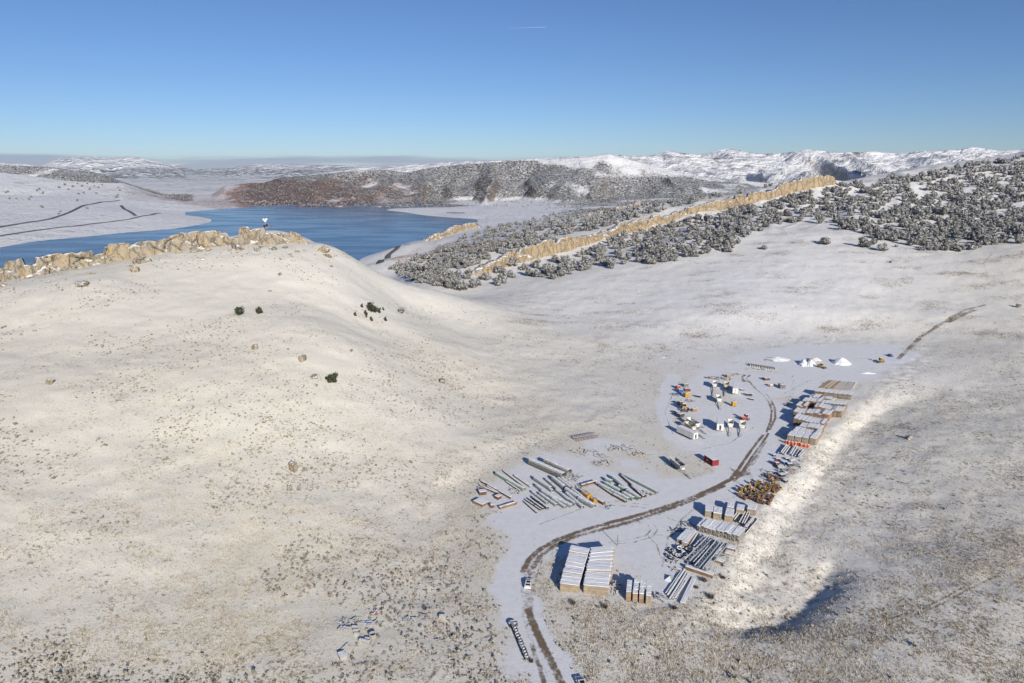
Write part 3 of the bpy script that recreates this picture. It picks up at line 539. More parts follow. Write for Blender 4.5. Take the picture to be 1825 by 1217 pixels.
def copies(name, base, spots, m, label, cat=None, group=None):
    """one mesh holding a great many copies, kind stuff: spots = (x,y,z,scale,rz,zscale)"""
    Vs, Fs, off = [], [], 0
    S = np.array(spots); idx = rng.integers(len(base), size=len(S))
    for bi, (V, F) in enumerate(base):
        q = S[idx == bi]
        if not len(q): continue
        c, s = np.cos(q[:, 4])[:, None], np.sin(q[:, 4])[:, None]
        X = (V[None, :, 0] * c - V[None, :, 1] * s) * q[:, 3:4] + q[:, 0:1]; Y = (V[None, :, 0] * s + V[None, :, 1] * c) * q[:, 3:4] + q[:, 1:2]; Z = V[None, :, 2] * (q[:, 3] * q[:, 5])[:, None] + q[:, 2:3]
        Vs.append(np.stack([X, Y, Z], -1).reshape(-1, 3)); Fs.append((F[None] + (np.arange(len(q)) * len(V))[:, None, None]).reshape(-1, 3) + off); off += len(q) * len(V)
    return tag(link(bpy.data.objects.new(name, big_mesh(name, np.concatenate(Vs), np.concatenate(Fs), m))), label, cat, group, 'stuff')
def dart(poly, n, size, gap, dens=1.0, seed=0):
    """places for trees inside an outline, no two nearer than gap crowns"""
    q = random.Random(seed); P = np.array(poly, float); x0, y0 = P.min(0); x1, y1 = P.max(0); out = []; acc = np.zeros((0, 2))
    cx = np.array([q.uniform(x0, x1) for _ in range(n)]); cyy = np.array([q.uniform(y0, y1) for _ in range(n)]); ok = inside(cx, cyy, poly)
    for px, py in zip(cx[ok], cyy[ok]):
        h = hit(px, py)[0]
        if h[0] != h[0] or h[1] > 2400: continue
        d = q.uniform(*size); w = d * FPX / h[1] * gap
        if q.random() > dens * (.35 + .9 * sstep(-.35, .3, float(fbm(np.array([h[0] / 45]), np.array([h[1] / 45]), 5, 2)[0]))): continue
        if len(acc) and np.min(((acc[:, 0] - px) / w) ** 2 + ((acc[:, 1] - py) / (w * .6)) ** 2) < 1: continue
        acc = np.vstack([acc, (px, py)]); out.append((h[0], h[1], ground_z(h[0], h[1]) - .25, d / 2 * 1.05, q.uniform(0, 6.28), q.uniform(.85, 1.25), px, py))
    return out
SLOPE = [(1840, 276), (1700, 300), (1600, 318), (1500, 330), (1490, 336), (1400, 355), (1300, 379), (1200, 401), (1110, 424), (1050, 442), (990, 478), (940, 500), (985, 497), (1060, 478), (1110, 478), (1200, 466), (1300, 446), (1330, 420), (1400, 398), (1480, 400), (1530, 420), (1600, 432), (1650, 445), (1720, 450), (1790, 436), (1840, 432)]
MIDDLE = [(690, 478), (740, 462), (790, 440), (850, 415), (900, 398), (1000, 380), (1100, 366), (1180, 356), (1250, 352), (1330, 338), (1440, 318), (1400, 326), (1300, 350), (1210, 368), (1090, 402), (1050, 412), (940, 440), (840, 478), (800, 490), (820, 515), (790, 515), (730, 500)]
EDGE = [(800, 505), (840, 488), (900, 470), (960, 455), (1010, 460), (980, 490), (920, 500), (860, 512), (815, 520)]
trees = dart(SLOPE, 8000, (8, 17), .40, 1.12, 1) + dart(MIDDLE, 7500, (8, 14), .34, 1.25, 2) + dart(EDGE, 200, (12, 17), .65, .9, 3)
trees = [t for t in trees if not (abs(t[6] - 1640) < 15 and 330 < t[7] < 347)]
trees.sort(key=lambda t: -t[3] / t[1])
CROWNS = [clump_tree(420, 10, 50 + k, .09) for k in range(5)]; LOWCROWN = [clump_tree(84, 7, 70 + k, .165) for k in range(4)]
crown_me = [big_mesh('crown', V, F, M_JUN) for V, F in CROWNS]; green_me = [big_mesh('crown', V, F, M_JUN2) for V, F in CROWNS]
def trunk_mesh():
    V, F = [], []
    for a, b, r0, r1 in [((0, 0, -.1), (.05, .03, .5), .11, .06), ((.02, .01, .2), (.3, .1, .6), .05, .02), ((.02, .01, .22), (-.25, .15, .6), .05, .02), ((.02, .02, .3), (.02, -.28, .7), .045, .02)]:
        a, b = Vector(a), Vector(b); ax = (b - a).normalized(); u = ax.orthogonal().normalized(); w = ax.cross(u); k = len(V)
        for p, r in ((a, r0), (b, r1)): V += [tuple(p + (u * math.cos(t * 1.0472) + w * math.sin(t * 1.0472)) * r) for t in range(6)]
        for t in range(6): F.append((k + t, k + (t + 1) % 6, k + 6 + (t + 1) % 6)); F.append((k + t, k + 6 + (t + 1) % 6, k + 6 + t))
    return big_mesh('trunk', V, F, M_TRUNK)
TRUNK = trunk_mesh()
def tree(x, y, z, r, rz, zs, label, group=None, green=False, var=None, name='juniper_tree'):
    e = link(bpy.data.objects.new(name, None), None, (x, y, z), rz); e.empty_display_size = .5; e.scale = (r, r, r * zs); tag(e, label, 'tree', group)
    link(bpy.data.objects.new('trunk', TRUNK), e); link(bpy.data.objects.new('crown', (green_me if green else crown_me)[var if var is not None else rnd.randrange(5)]), e); return e
NAMED = {}
for t in trees[:285]:
    if t[6] < 830: wh = 'at the left end of the cliff bands'
    elif t[6] < 950: wh = 'around the low end of the lower cliff'
    elif t[6] < 1080: wh = 'below the lower tan cliff'
    elif t[6] < 1200: wh = 'on the slope between the two long cliffs'
    elif t[6] < 1330: wh = 'below the middle of the long upper cliff'
    elif t[6] < 1480: wh = 'below the high end of the upper cliff'
    elif t[6] < 1640: wh = 'of the stand above the lone meadow trees'
    elif t[7] > 400: wh = 'along the lower edge of the right stand'
    else: wh = 'high in the dense right stand'
    lab, gr = 'frosted grey juniper ' + wh, 'junipers ' + wh
    tree(*t[:6], lab, gr)
copies('juniper_woodland', LOWCROWN, [t[:6] for t in trees[285:]], M_JUN, 'dense frosted juniper woodland covering the right ridge')
# trees that stand alone
def lone(px, py, d, label, green=False, zs=1.05, var=None, group=None):
    p = spot(px, py); return tree(p.x, p.y, p.z - .1, d / 2 * 1.3, rnd.uniform(0, 6), zs, label, group, green, var)
lone(425, 562, 6.2, 'wide dark juniper alone on left hillside, bare soil at its foot', True, .95); lone(461, 559, 4.2, 'small round green juniper right of the wide dark hillside one', True, 1.2)
lone(662, 556, 7.2, 'largest juniper of the little hillside clump', True, 1.1); lone(715, 558, 5.0, 'snowy juniper standing right of the little hillside clump', False, 1.15); lone(594, 680, 6.0, 'round dark juniper with dry grass patch in mid hillside', True, 1.0)
for i, (px, py, d) in enumerate([(645, 548, 1.7), (676, 558, 2.4), (683, 553, 1.4), (652, 562, 2.2), (662, 572, 1.9), (687, 572, 1.9), (633, 563, 1.7), (653, 566, 1.2)]):
    lone(px, py, d, 'slim young juniper around the large tree of the hillside clump', True, 2.0, group='saplings of the hillside clump')
for px, py, d, l in [(1538, 441, 15, 'large round juniper alone on meadow, leftmost of the three'), (1557, 436, 10, 'smaller juniper behind the pair standing alone on the meadow'), (1571, 447, 11.5, 'dark round juniper alone on meadow, rightmost of the three'), (1470, 435, 12, 'snowy spreading juniper alone left of the meadow trio'), (1362, 444, 7, 'small snowy juniper alone at the meadow edge below the rock'),
                  (1298, 449, 9, 'snowy juniper alone at meadow edge below the dense slope'), (1642, 446, 7, 'low juniper just below the dense right stand'), (1597, 440, 4, 'very small juniper right of the meadow trio'), (1588, 468, 3.2, 'tiny dark juniper lowest on the right meadow'), (985, 498, 8, 'lowest frosted juniper of the meadow edge trio'), (1000, 493, 12, 'broad frosted juniper right of the lowest one at meadow edge'), (1040, 482, 11, 'frosted juniper pair nearest the middle meadow edge'),
                  (820, 518, 16, 'broad snowy juniper where the hill meets the meadow'), (850, 508, 10, 'round snowy juniper right of the broad one at meadow corner'), (890, 508, 11, 'snowy juniper with orange soil beneath at meadow corner')]: lone(px, py, d, l, False, .95)
for px, py, d, l in [(350, 437, 1.5, ''), ]: pass
# dark bushes on the rocky crest side
def twig_bush(seed, n=90):
    q = np.random.default_rng(seed); V, F = [], []
    for i in range(n):
        a, e = q.uniform(0, 6.283), q.uniform(.25, 1.45); L = q.uniform(.55, 1.05); d = np.array((math.cos(a) * math.cos(e), math.sin(a) * math.cos(e), math.sin(e) * .9)); s = np.array((-math.sin(a), math.cos(a), 0)) * q.uniform(.03, .07)
        r0 = d * q.uniform(.0, .45); b = len(V); V += [tuple(r0 + s), tuple(r0 - s), tuple(d * L + q.normal(size=3) * .06)]; F.append((b, b + 1, b + 2))
    return np.array(V), np.array(F)
BUSH = [big_mesh('bush', *twig_bush(90 + k, 170), M_TWIG) for k in range(3)]; SAGEB = [big_mesh('sage', *clump_tree(90, 5, 110 + k, .2, True, .7), M_SAGE) for k in range(3)]
def bush(px, py, r, label, kind='shrub', zs=.9):
    p = spot(px, py); o = link(bpy.data.objects.new(kind, (BUSH if kind == 'shrub' else SAGEB)[rnd.randrange(3)]), None, p, rnd.uniform(0, 6)); o.scale = (r, r, r * zs); return tag(o, label, 'shrub')
for px, py, r, l in [(462, 443, 2.4, 'dark bare shrub just under the tallest crest rocks'), (508, 443, 2.6, 'dark shrub below the right end of the crest rocks'), (501, 463, 1.5, 'small dark shrub second row below the crest rocks'), (518, 455, 1.8, 'dark shrub low right of the crest rocks'), (500, 490, 2.0, 'lone dark shrub on the slope under the crest'), (482, 520, 1.6, 'flat dark shrub lower on the slope under the crest'), (590, 476, 1.7, 'upright dark shrub near the right shoulder of the hill')]: bush(px, py, r, l, 'sagebrush', .7)
for px, py, r, l in [(1266, 1066, 2.1, 'large round bare shrub beside the snowy long slab'), (1254, 1036, 1.7, 'bare shrub between long slab and brown crate'), (1241, 1048, 1.2, 'small bare shrub touching the snowy long slab'), (1288, 1031, 1.5, 'bare shrub right of the brown beam end'), (1021, 1076, 1.6, 'dark shrub below the left timber column'), (1078, 1083, 1.6, 'dark shrub below the right timber column'), (1201, 1085, 1.5, 'dark shrub below the long snowy beams'), (757, 1085, 1.3, 'brown bare shrub beside the bottom scrap heap'), (946, 1179, 1.3, 'pale bare shrub at the near end of the black lattice boom')]: bush(px, py, r, l)
# grass tufts and sagebrush, past counting
def tufts(n):
    Y = np.exp(rng.uniform(math.log(112), math.log(520), n * 3) ); Y = Y[rng.random(len(Y)) < np.clip(1.25 - Y / 620, .2, 1)]
    X = rng.uniform(-1.02, 1.02, len(Y)) * Y; Z = lut(X, Y); px, py = project(X, Y, Z)
    gr = grass_amount(X, Y); p = sstep(.2, 1.15, gr + .55 * fbm(X / 5, Y / 5, 120, 3) + .45 * fbm(X / 38, Y / 38, 124, 3)); p *= 1 - .985 * yard_amount(X, Y)
    ok = (rng.random(len(Y)) < p * 1.5) & (px > -60) & (px < 1900) & (py < 1290) ; X, Y, gr = X[ok][:n], Y[ok][:n], gr[ok][:n]; Z = land(X, Y); m = len(X)
    V = np.zeros((m, 3, 3, 3)); h = rng.uniform(.2, .46, m) * (.7 + .5 * gr)
    for k in range(3):
        a = rng.uniform(0, 6.283, m); lean = rng.uniform(.1, .75, m) * h; w = h * rng.uniform(.16, .3, m); ox, oy = rng.normal(0, .2, m), rng.normal(0, .2, m)
        V[:, k, 0] = np.stack([X + ox - np.sin(a) * w, Y + oy + np.cos(a) * w, Z - .06], -1); V[:, k, 1] = np.stack([X + ox + np.sin(a) * w, Y + oy - np.cos(a) * w, Z - .06], -1); V[:, k, 2] = np.stack([X + ox + np.cos(a) * lean, Y + oy + np.sin(a) * lean, Z + h], -1)
    V = V.reshape(-1, 3); tag(link(bpy.data.objects.new('dry_grass', big_mesh('dry_grass', V, np.arange(len(V)).reshape(-1, 3), M_DRY))), 'tufts of dry tan grass poking through the thin snow', kind='stuff')
tufts(160000)
def sage(n):
    Y = np.exp(rng.uniform(math.log(112), math.log(540), n * 4)); X = rng.uniform(-1.02, 1.02, len(Y)) * Y; Z = lut(X, Y); px, py = project(X, Y, Z)
    p = (sstep(1000, 700, px) * .9 + .16) * sstep(-.25, .45, fbm(X / 30, Y / 30, 130, 3)) * (1 - .99 * yard_amount(X, Y)); ok = (rng.random(len(Y)) < p) & (px > -60) & (px < 1900) & (py < 1290)
    X, Y = X[ok][:n], Y[ok][:n]; Z = land(X, Y); S = np.column_stack([X, Y, Z - .08, rng.uniform(.28, .72, len(X)) * (1 + .5 * (rng.random(len(X)) < .08)), rng.uniform(0, 6.28, len(X)), rng.uniform(.6, .95, len(X))])
    copies('sagebrush', [clump_tree(15, 4, 140 + k, .42, False, .7) for k in range(5)], S, M_SAGE, 'grey sagebrush scattered over the snowy slopes')
sage(15000)
# woods on the hills across the lake
w = (woodf * (FY < 7000)).ravel() * (FY.ravel() ** 1.6); w /= w.sum(); ii = rng.choice(w.size, 11000, p=w); fx, fy = FX.ravel()[ii] + rng.normal(0, 8, len(ii)), FY.ravel()[ii] + rng.normal(0, 12, len(ii))
octa = (np.array([(0, 0, 1.15), (1, 0, .4), (.1, .9, .45), (-1, .1, .4), (0, -1, .5), (0, 0, 0)]), np.array([(0, 1, 2), (0, 2, 3), (0, 3, 4), (0, 4, 1), (5, 2, 1), (5, 3, 2), (5, 4, 3), (5, 1, 4)]))
copies('hillside_woods', [octa], np.column_stack([fx, fy, land(fx, fy) - .6, rng.uniform(3.2, 6.2, len(ii)), rng.uniform(0, 6, len(ii)), rng.uniform(.8, 1.3, len(ii))]), M_JUN, 'dark juniper woods dotting the hills beyond the lake')
for i, (px, py) in enumerate([(105, 335), (115, 330), (122, 338), (130, 333), (138, 328), (146, 332), (150, 345), (155, 328), (160, 338), (168, 332), (176, 335), (182, 330), (140, 346), (172, 345), (66, 340), (70, 338), (77, 345), (52, 356), (55, 352), (10, 344), (14, 342), (17, 355), (29, 355), (75, 370), (108, 378), (105, 382), (210, 348), (214, 340), (211, 335), (208, 352), (155, 372), (138, 358)]):
    h = hit(px, py)[0]
    if h[0] == h[0]: tree(h[0], h[1], h[2] - .3, rnd.uniform(5, 9), rnd.uniform(0, 6), 1, 'far dark juniper dotted on the white hill left of lake', 'junipers on the white hill')

# ---------------------------------------------------------------- roads beyond the crest
M_ASPH = mat('wet_asphalt', (.10, .10, .105), (.14, .14, .145), rough=.7)
def road(pts, w, label, lift=.5):
    H = hit([p[0] for p in pts], [p[1] for p in pts]); H = H[~np.isnan(H[:, 0])]
    P, s = resample(H, 12); T = np.gradient(P[:, :2], axis=0); T /= np.linalg.norm(T, axis=1)[:, None]; N = np.stack([-T[:, 1], T[:, 0]], -1)
    def row(o, dz): q = P[:, :2] + N * o; return np.column_stack([q, np.maximum(land(P[:, 0], P[:, 1]), land(q[:, 0], q[:, 1])) + dz])
    V = np.stack([row(-w * .75, -2), row(-w / 2, lift), row(0, lift + .15), row(w / 2, lift), row(w * .75, -2)]).reshape(-1, 3)
    tag(link(bpy.data.objects.new('road', big_mesh('road', V, grid_faces(5, len(P)), M_ASPH))), label, kind='structure')
road([(-20, 408), (40, 398), (90, 390), (125, 378), (150, 366), (180, 360), (215, 357)], 12, 'dark highway curving along the white hill across the lake')
road([(-20, 424), (60, 411), (120, 404), (180, 397), (230, 391), (270, 383), (285, 380)], 10, 'dark lakeshore road along the far bank')
road([(216, 366), (222, 373), (236, 380), (243, 385)], 10, 'short dark road joining the two far roads'); road([(678, 469), (692, 455), (708, 443), (728, 434)], 9, 'dark road running to the lake behind the hill')

# ---------------------------------------------------------------- haze in the far air
def box_mesh(name, lo, hi):
    me = bpy.data.meshes.new(name); x0, y0, z0 = lo; x1, y1, z1 = hi
    me.from_pydata([(x0, y0, z0), (x1, y0, z0), (x1, y1, z0), (x0, y1, z0), (x0, y0, z1), (x1, y0, z1), (x1, y1, z1), (x0, y1, z1)], [], [(0, 3, 2, 1), (4, 5, 6, 7), (0, 1, 5, 4), (1, 2, 6, 5), (2, 3, 7, 6), (3, 0, 4, 7)]); return me
hm = bpy.data.materials.new('haze'); hm.use_nodes = True; hm.node_tree.nodes.remove(hm.node_tree.nodes['Principled BSDF'])
pv = hm.node_tree.nodes.new('ShaderNodeVolumePrincipled'); pv.inputs['Color'].default_value = (.62, .78, 1, 1); pv.inputs['Density'].default_value = 1.6e-5; pv.inputs['Anisotropy'].default_value = 0.1
hm.node_tree.links.new(pv.outputs[0], hm.node_tree.nodes['Material Output'].inputs['Volume'])
hz = box_mesh('haze', (-24000, -600, -80), (24000, 19900, 400)); hz.materials.append(hm)
haze = tag(link(bpy.data.objects.new('haze', hz)), 'pale blue haze in the far valley air', kind='stuff')

# ================================================================ the storage yard
class MB:
    """collects boxes, bars and tubes into one mesh"""
    def __init__(self): self.V, self.F, self.mi = [], [], []
    def add(self, V, F, mi=0):
        b = len(self.V); self.V += [tuple(v) for v in V]; self.F += [tuple(b + i for i in f) for f in F]; self.mi += [mi] * len(F); return self
    def box(self, c, s, rz=0.0, tilt=None, mi=0, taper=1.0):
        x, y, z = (v / 2 for v in s); c = Vector(c); mt = Matrix.Rotation(rz, 3, 'Z')
        if tilt: mt = mt @ Matrix.Rotation(tilt[0], 3, 'X') @ Matrix.Rotation(tilt[1], 3, 'Y')
        V = [c + mt @ Vector((sx * x * (taper if sz < 0 else 1), sy * y * (taper if sz < 0 else 1), sz * z)) for sz in (-1, 1) for sx, sy in ((-1, -1), (1, -1), (1, 1), (-1, 1))]
        return self.add(V, [(0, 3, 2, 1), (4, 5, 6, 7), (0, 1, 5, 4), (1, 2, 6, 5), (2, 3, 7, 6), (3, 0, 4, 7)], mi)
    def bar(self, a, b, w, h=None, mi=0):
        a, b = Vector(a), Vector(b); d = (b - a); L = d.length; d = d / L; h = h or w
        s = d.cross(Vector((0, 0, 1))); s = s.normalized() if s.length > 1e-3 else Vector((1, 0, 0)); u = s.cross(d)
        V = [p + s * (i * w / 2) + u * (j * h / 2) for p in (a, b) for i, j in ((-1, -1), (1, -1), (1, 1), (-1, 1))]
        return self.add(V, [(0, 1, 2, 3), (7, 6, 5, 4), (0, 4, 5, 1), (1, 5, 6, 2), (2, 6, 7, 3), (3, 7, 4, 0)], mi)
    def cyl(self, a, b, r, n=10, r2=None, cap=True, mi=0):
        a, b = Vector(a), Vector(b); d = (b - a).normalized(); u = d.orthogonal().normalized(); w = d.cross(u); r2 = r if r2 is None else r2
        V = [p + (u * math.cos(6.28318 * k / n) + w * math.sin(6.28318 * k / n)) * q for p, q in ((a, r), (b, r2)) for k in range(n)]
        F = [(k, (k + 1) % n, n + (k + 1) % n, n + k) for k in range(n)] + ([tuple(range(n - 1, -1, -1)), tuple(range(n, 2 * n))] if cap else [])
        return self.add(V, F, mi)
    def pipe(self, a, b, r, n=12, t=.12, ribs=0, mi=0):
        """hollow pipe, ribbed along its length when ribs > 0"""
        a, b = Vector(a), Vector(b); d = (b - a); L = d.length; d = d / L; u = d.orthogonal().normalized(); w = d.cross(u); rings = []
        if ribs: rings += [(L * k / (2 * ribs), r * (1 if k % 2 else .93)) for k in range(2 * ribs + 1)]
        else: rings += [(0, r), (L, r)]
        rings += [(L, r * (1 - t)), (L * .7, r * (1 - t)), (L * .3, r * (1 - t)), (0, r * (1 - t)), rings[0]]
        V = [a + d * s + (u * math.cos(6.28318 * k / n) + w * math.sin(6.28318 * k / n)) * q for s, q in rings for k in range(n)]
        F = [(j * n + k, j * n + (k + 1) % n, (j + 1) * n + (k + 1) % n, (j + 1) * n + k) for j in range(len(rings) - 1) for k in range(n)]
        return self.add(V, F, mi)
    def torus(self, c, R_, r, n=14, m=6, axis='Z', mi=0):
        V = []
        for i in range(n):
            for j in range(m):
                A, B_ = 6.28318 * i / n, 6.28318 * j / m; p = Vector(((R_ + r * math.cos(B_)) * math.cos(A), (R_ + r * math.cos(B_)) * math.sin(A), r * math.sin(B_)))
                if axis == 'X': p = Vector((p.z, p.x, p.y))
                if axis == 'Y': p = Vector((p.x, p.z, p.y))
                V.append(Vector(c) + p)
        return self.add(V, [(i * m + j, ((i + 1) % n) * m + j, ((i + 1) % n) * m + (j + 1) % m, i * m + (j + 1) % m) for i in range(n) for j in range(m)], mi)
    def mesh(self, name, *mats):
        me = bpy.data.meshes.new(name); me.from_pydata(self.V, [], self.F); me.update()
        for m in mats: me.materials.append(m)
        if len(mats) > 1: me.polygons.foreach_set('material_index', self.mi)
        return me
    def obj(self, name, m, parent=None, loc=None, rz=None): return link(bpy.data.objects.new(name, self.mesh(name, m)), parent, loc, rz)
def thing(name, label, cat, loc=(0, 0, 0), rz=0, group=None, scale=None):
    e = link(bpy.data.objects.new(name, None), None, loc, rz); e.empty_display_size = .5
    if scale: e.scale = scale
    return tag(e, label, cat, group)
def inst(name, me, parent, loc=None, rz=None): return link(bpy.data.objects.new(name, me), parent, loc, rz)
ORD = ['first', 'second', 'third', 'fourth', 'fifth', 'sixth', 'seventh', 'eighth', 'ninth', 'tenth', 'eleventh', 'twelfth', 'thirteenth', 'fourteenth', 'fifteenth', 'sixteenth', 'seventeenth', 'eighteenth', 'nineteenth', 'twentieth']
def nth(i): return ORD[i]

M_TAN = mat('weathered_lumber', (.34, .265, .165), (.235, .18, .115), .75, scale=.9); M_GREYW = mat('grey_lumber', (.29, .26, .215), (.19, .17, .14), .75, scale=.9)
M_BROWNW = mat('brown_lumber', (.26, .16, .09), (.17, .105, .062), .75, scale=.9); M_ORANGEW = mat('orange_lumber', (.36, .20, .10), (.26, .15, .08), .7, scale=.9)
M_RUST = mat('rusty_steel', (.17, .075, .042), (.10, .05, .033), .5, scale=1.5); M_STEEL = mat('grey_steel', (.20, .23, .235), (.13, .15, .155), .55); M_DARK = mat('dark_steel', (.045, .045, .05), (.07, .07, .075), .45)
M_BLACK = mat('black_rubber', (.018, .018, .02), (.03, .03, .03), .35); M_WHITE = mat('white_paint', (.72, .72, .70), (.60, .59, .55), .8); M_CREAM = mat('cream_paint', (.58, .52, .40), (.42, .35, .25), .6)
M_RED = mat('red_paint', (.42, .055, .04), (.30, .045, .035), .5); M_MAROON = mat('maroon_paint', (.25, .035, .045), (.19, .03, .038), .95, scale=.5); M_ORANGE = mat('orange_plastic', (.70, .13, .035), (.58, .10, .03), .6)
M_YELLOW = mat('yellow_paint', (.50, .28, .035), (.34, .18, .03), .35); M_BLUE = mat('blue_paint', (.05, .13, .36), (.04, .10, .26), .5); M_GREEN = mat('pale_green_steel', (.20, .30, .245), (.15, .235, .19), .5)
M_CONC = mat('grey_concrete', (.40, .38, .34), (.30, .285, .25), .7); M_GALV = mat('galvanised_steel', (.30, .33, .35), (.20, .225, .24), .55, rough=.55); M_CORR = mat('corrugated_grey', (.19, .19, .18), (.12, .12, .115), .5)
M_GLASS = mat('dark_glass', (.02, .025, .03), (.03, .035, .04), rough=.12); M_TARP = mat('teal_tarpaulin', (.20, .33, .36), (.14, .25, .28), .8); M_LIGHT = mat('lamp_glass', (.7, .7, .66), (.6, .6, .58), rough=.2); M_SOIL = mat('pale_soil', (.42, .37, .30), (.34, .30, .24), .8)

# ---- lumber
def board_mesh(name, nx, nz, m, seed, ends=.02, gap=.025):
    """bundle one unit long (x), deep (y) and high (z), of nx by nz boards running along y"""
    q = random.Random(seed); b = MB()
    for i in range(nx):
        for k in range(nz):
            w, h = 1 / nx, 1 / nz; e0, e1 = q.uniform(0, ends), q.uniform(0, ends)
            b.box(((i + .5) * w - .5, (e0 - e1) / 2, (k + .5) * h), (w * (1 - gap * nx * .5), 1 - e0 - e1, h * (1 - gap * nz)))
    return b.mesh(name, m)
LUMB = {'tan': [board_mesh('boards', 4, 7, M_TAN, 200 + k) for k in range(3)], 'grey': [board_mesh('boards', 5, 6, M_GREYW, 210 + k, .05) for k in range(3)], 'brown': [board_mesh('boards', 4, 5, M_BROWNW, 220 + k, .04) for k in range(2)], 'orange': [board_mesh('boards', 4, 5, M_ORANGEW, 230 + k, .03) for k in range(2)],
      'log': [board_mesh('boards', 5, 4, M_GREYW, 240 + k, .14, .05) for k in range(3)], 'long': [board_mesh('boards', 3, 6, M_TAN, 250 + k, .015) for k in range(3)]}
def cap_mesh(seed):
    q = random.Random(seed); n = 5; V = []; F = []
    for lay, (ins, z) in enumerate(((0.0, 0), (.0, .55), (.05, 1))):
        for i in range(n + 1):
            for j in range(n + 1):
                x, y = i / n - .5, j / n - .5; V.append((x * (1 - ins) + q.uniform(-.012, .012), y * (1 - ins) + q.uniform(-.012, .012), z * (1 + q.uniform(-.25, .25)) if lay else 0))
    m = n + 1
    for i in range(n):
        for j in range(n): F.append(tuple(2 * m * m + a for a in (i * m + j, (i + 1) * m + j, (i + 1) * m + j + 1, i * m + j + 1)))
    for lay in range(2):
        ring = [(i, 0) for i in range(n)] + [(n, j) for j in range(n)] + [(i, n) for i in range(n, 0, -1)] + [(0, j) for j in range(n, 0, -1)]
        for k in range(len(ring)):
            a, b_ = ring[k], ring[(k + 1) % len(ring)]; F.append((lay * m * m + a[0] * m + a[1], lay * m * m + b_[0] * m + b_[1], (lay + 1) * m * m + b_[0] * m + b_[1], (lay + 1) * m * m + a[0] * m + a[1]))
    me = bpy.data.meshes.new('snow_cap'); me.from_pydata(V, [], F); me.update(); me.materials.append(M_SNOW); return me
CAPS = [cap_mesh(260 + k) for k in range(4)]
BEARER = MB().box((-.3, 0, .5), (.06, 1.0, 1)).box((.3, 0, .5), (.06, 1.0, 1)).mesh('bearer', M_GREYW)
def bundle(c, rz, w, d, h, z0, label, kind='tan', snow=.1, along='y', group=None, name='lumber_bundle', cat='lumber'):
    """w across, d deep, h high; boards run along y or x; stands on two bearers"""
    e = thing(name, label, cat, (c[0], c[1], z0), rz, group)
    b = inst('boards', LUMB[kind][rnd.randrange(len(LUMB[kind]))], e, (0, 0, .1)); b.scale = (w, d, h - .1)
    if along == 'x': b.scale = (d, w, h - .1); b.rotation_euler = (0, 0, R(90))
    br = inst('bearer', BEARER, e); br.scale = (w, d * .96, .1)
    if along == 'y': br.rotation_euler = (0, 0, R(90)); br.scale = (d, w * .96, .1)
    if snow: s = inst('snow_cap', CAPS[rnd.randrange(4)], e, (0, 0, h + .002)); s.scale = (w * 1.02, d * 1.01, snow * rnd.uniform(.8, 1.5))
    return e
def quad(sheet, q, z):
    """centre, heading, width and depth of a top face given by near-left, near-right, far-right, far-left"""
    a, b, c, d = (g(sheet, *p, z) for p in q); ctr = (a + b + c + d) / 4; ex = ((b - a) + (c - d)) / 2; ey = ((d - a) + (c - b)) / 2
    return ctr, math.atan2(ex.y, ex.x), ex.length, ey.length, math.atan2(ey.y, ey.x)
# the double timber stack beside the road bend: two columns, rows running back
for cname, NL, NR, BL, BR, hs in [('left', (150, 775), (450, 810), (330, 205), (612, 262), [2.6, 2.6, 2.7, 3.0, 2.7, 2.8, 3.0, 3.0, 2.8, 3.2, 3.2]), ('right', (515, 802), (905, 847), (640, 250), (988, 212), [2.7, 2.7, 2.7, 2.6, 3.1, 3.0, 2.9, 3.1, 3.2, 3.3, 3.3])]:
    a, b, c, d = (g('G', *p, 2.7) for p in (NL, NR, BR, BL)); n = len(hs)
    for i in range(n):
        t0, t1 = i / n, (i + 1) / n; l0, l1, r0, r1 = a.lerp(d, t0), a.lerp(d, t1), b.lerp(c, t0), b.lerp(c, t1); ctr = (l0 + l1 + r0 + r1) / 4; ex = ((r0 - l0) + (r1 - l1)) / 2; ey = ((l1 - l0) + (r1 - r0)) / 2
        rz = math.atan2(ex.y, ex.x); dep = abs(ex.normalized().cross(ey).z) * .955; L = ex.length * rnd.uniform(.965, 1.02); base = 'snowy timber bundle, %s row from front, %s column of the roadside stack' % (nth(i), cname)
        if i < 2:
            bundle(ctr, rz, L, dep, 1.28, 0, 'bottom long timber bundle, %s row of %s column of roadside stack' % (nth(i), cname), 'long', 0, 'x'); bundle(ctr, rz, L * .99, dep * .98, hs[i] - 1.28, 1.285, 'top long timber bundle, %s row of %s column of roadside stack' % (nth(i), cname), 'long', .1, 'x')
        else: bundle(ctr, rz, L, dep, hs[i], 0, base, 'long', .1, 'x')
post = thing('timber_post', 'thin upright timber post at far right corner of roadside stack', 'post', g('G', 985, 215, 0) + Vector((1.4, 0.8, 0)))
MB().box((0, 0, 2), (.18, .18, 4)).obj('shaft', M_BROWNW, post); MB().box((0, 0, 4.03), (.22, .22, .06)).obj('snow_cap', M_SNOW, post)
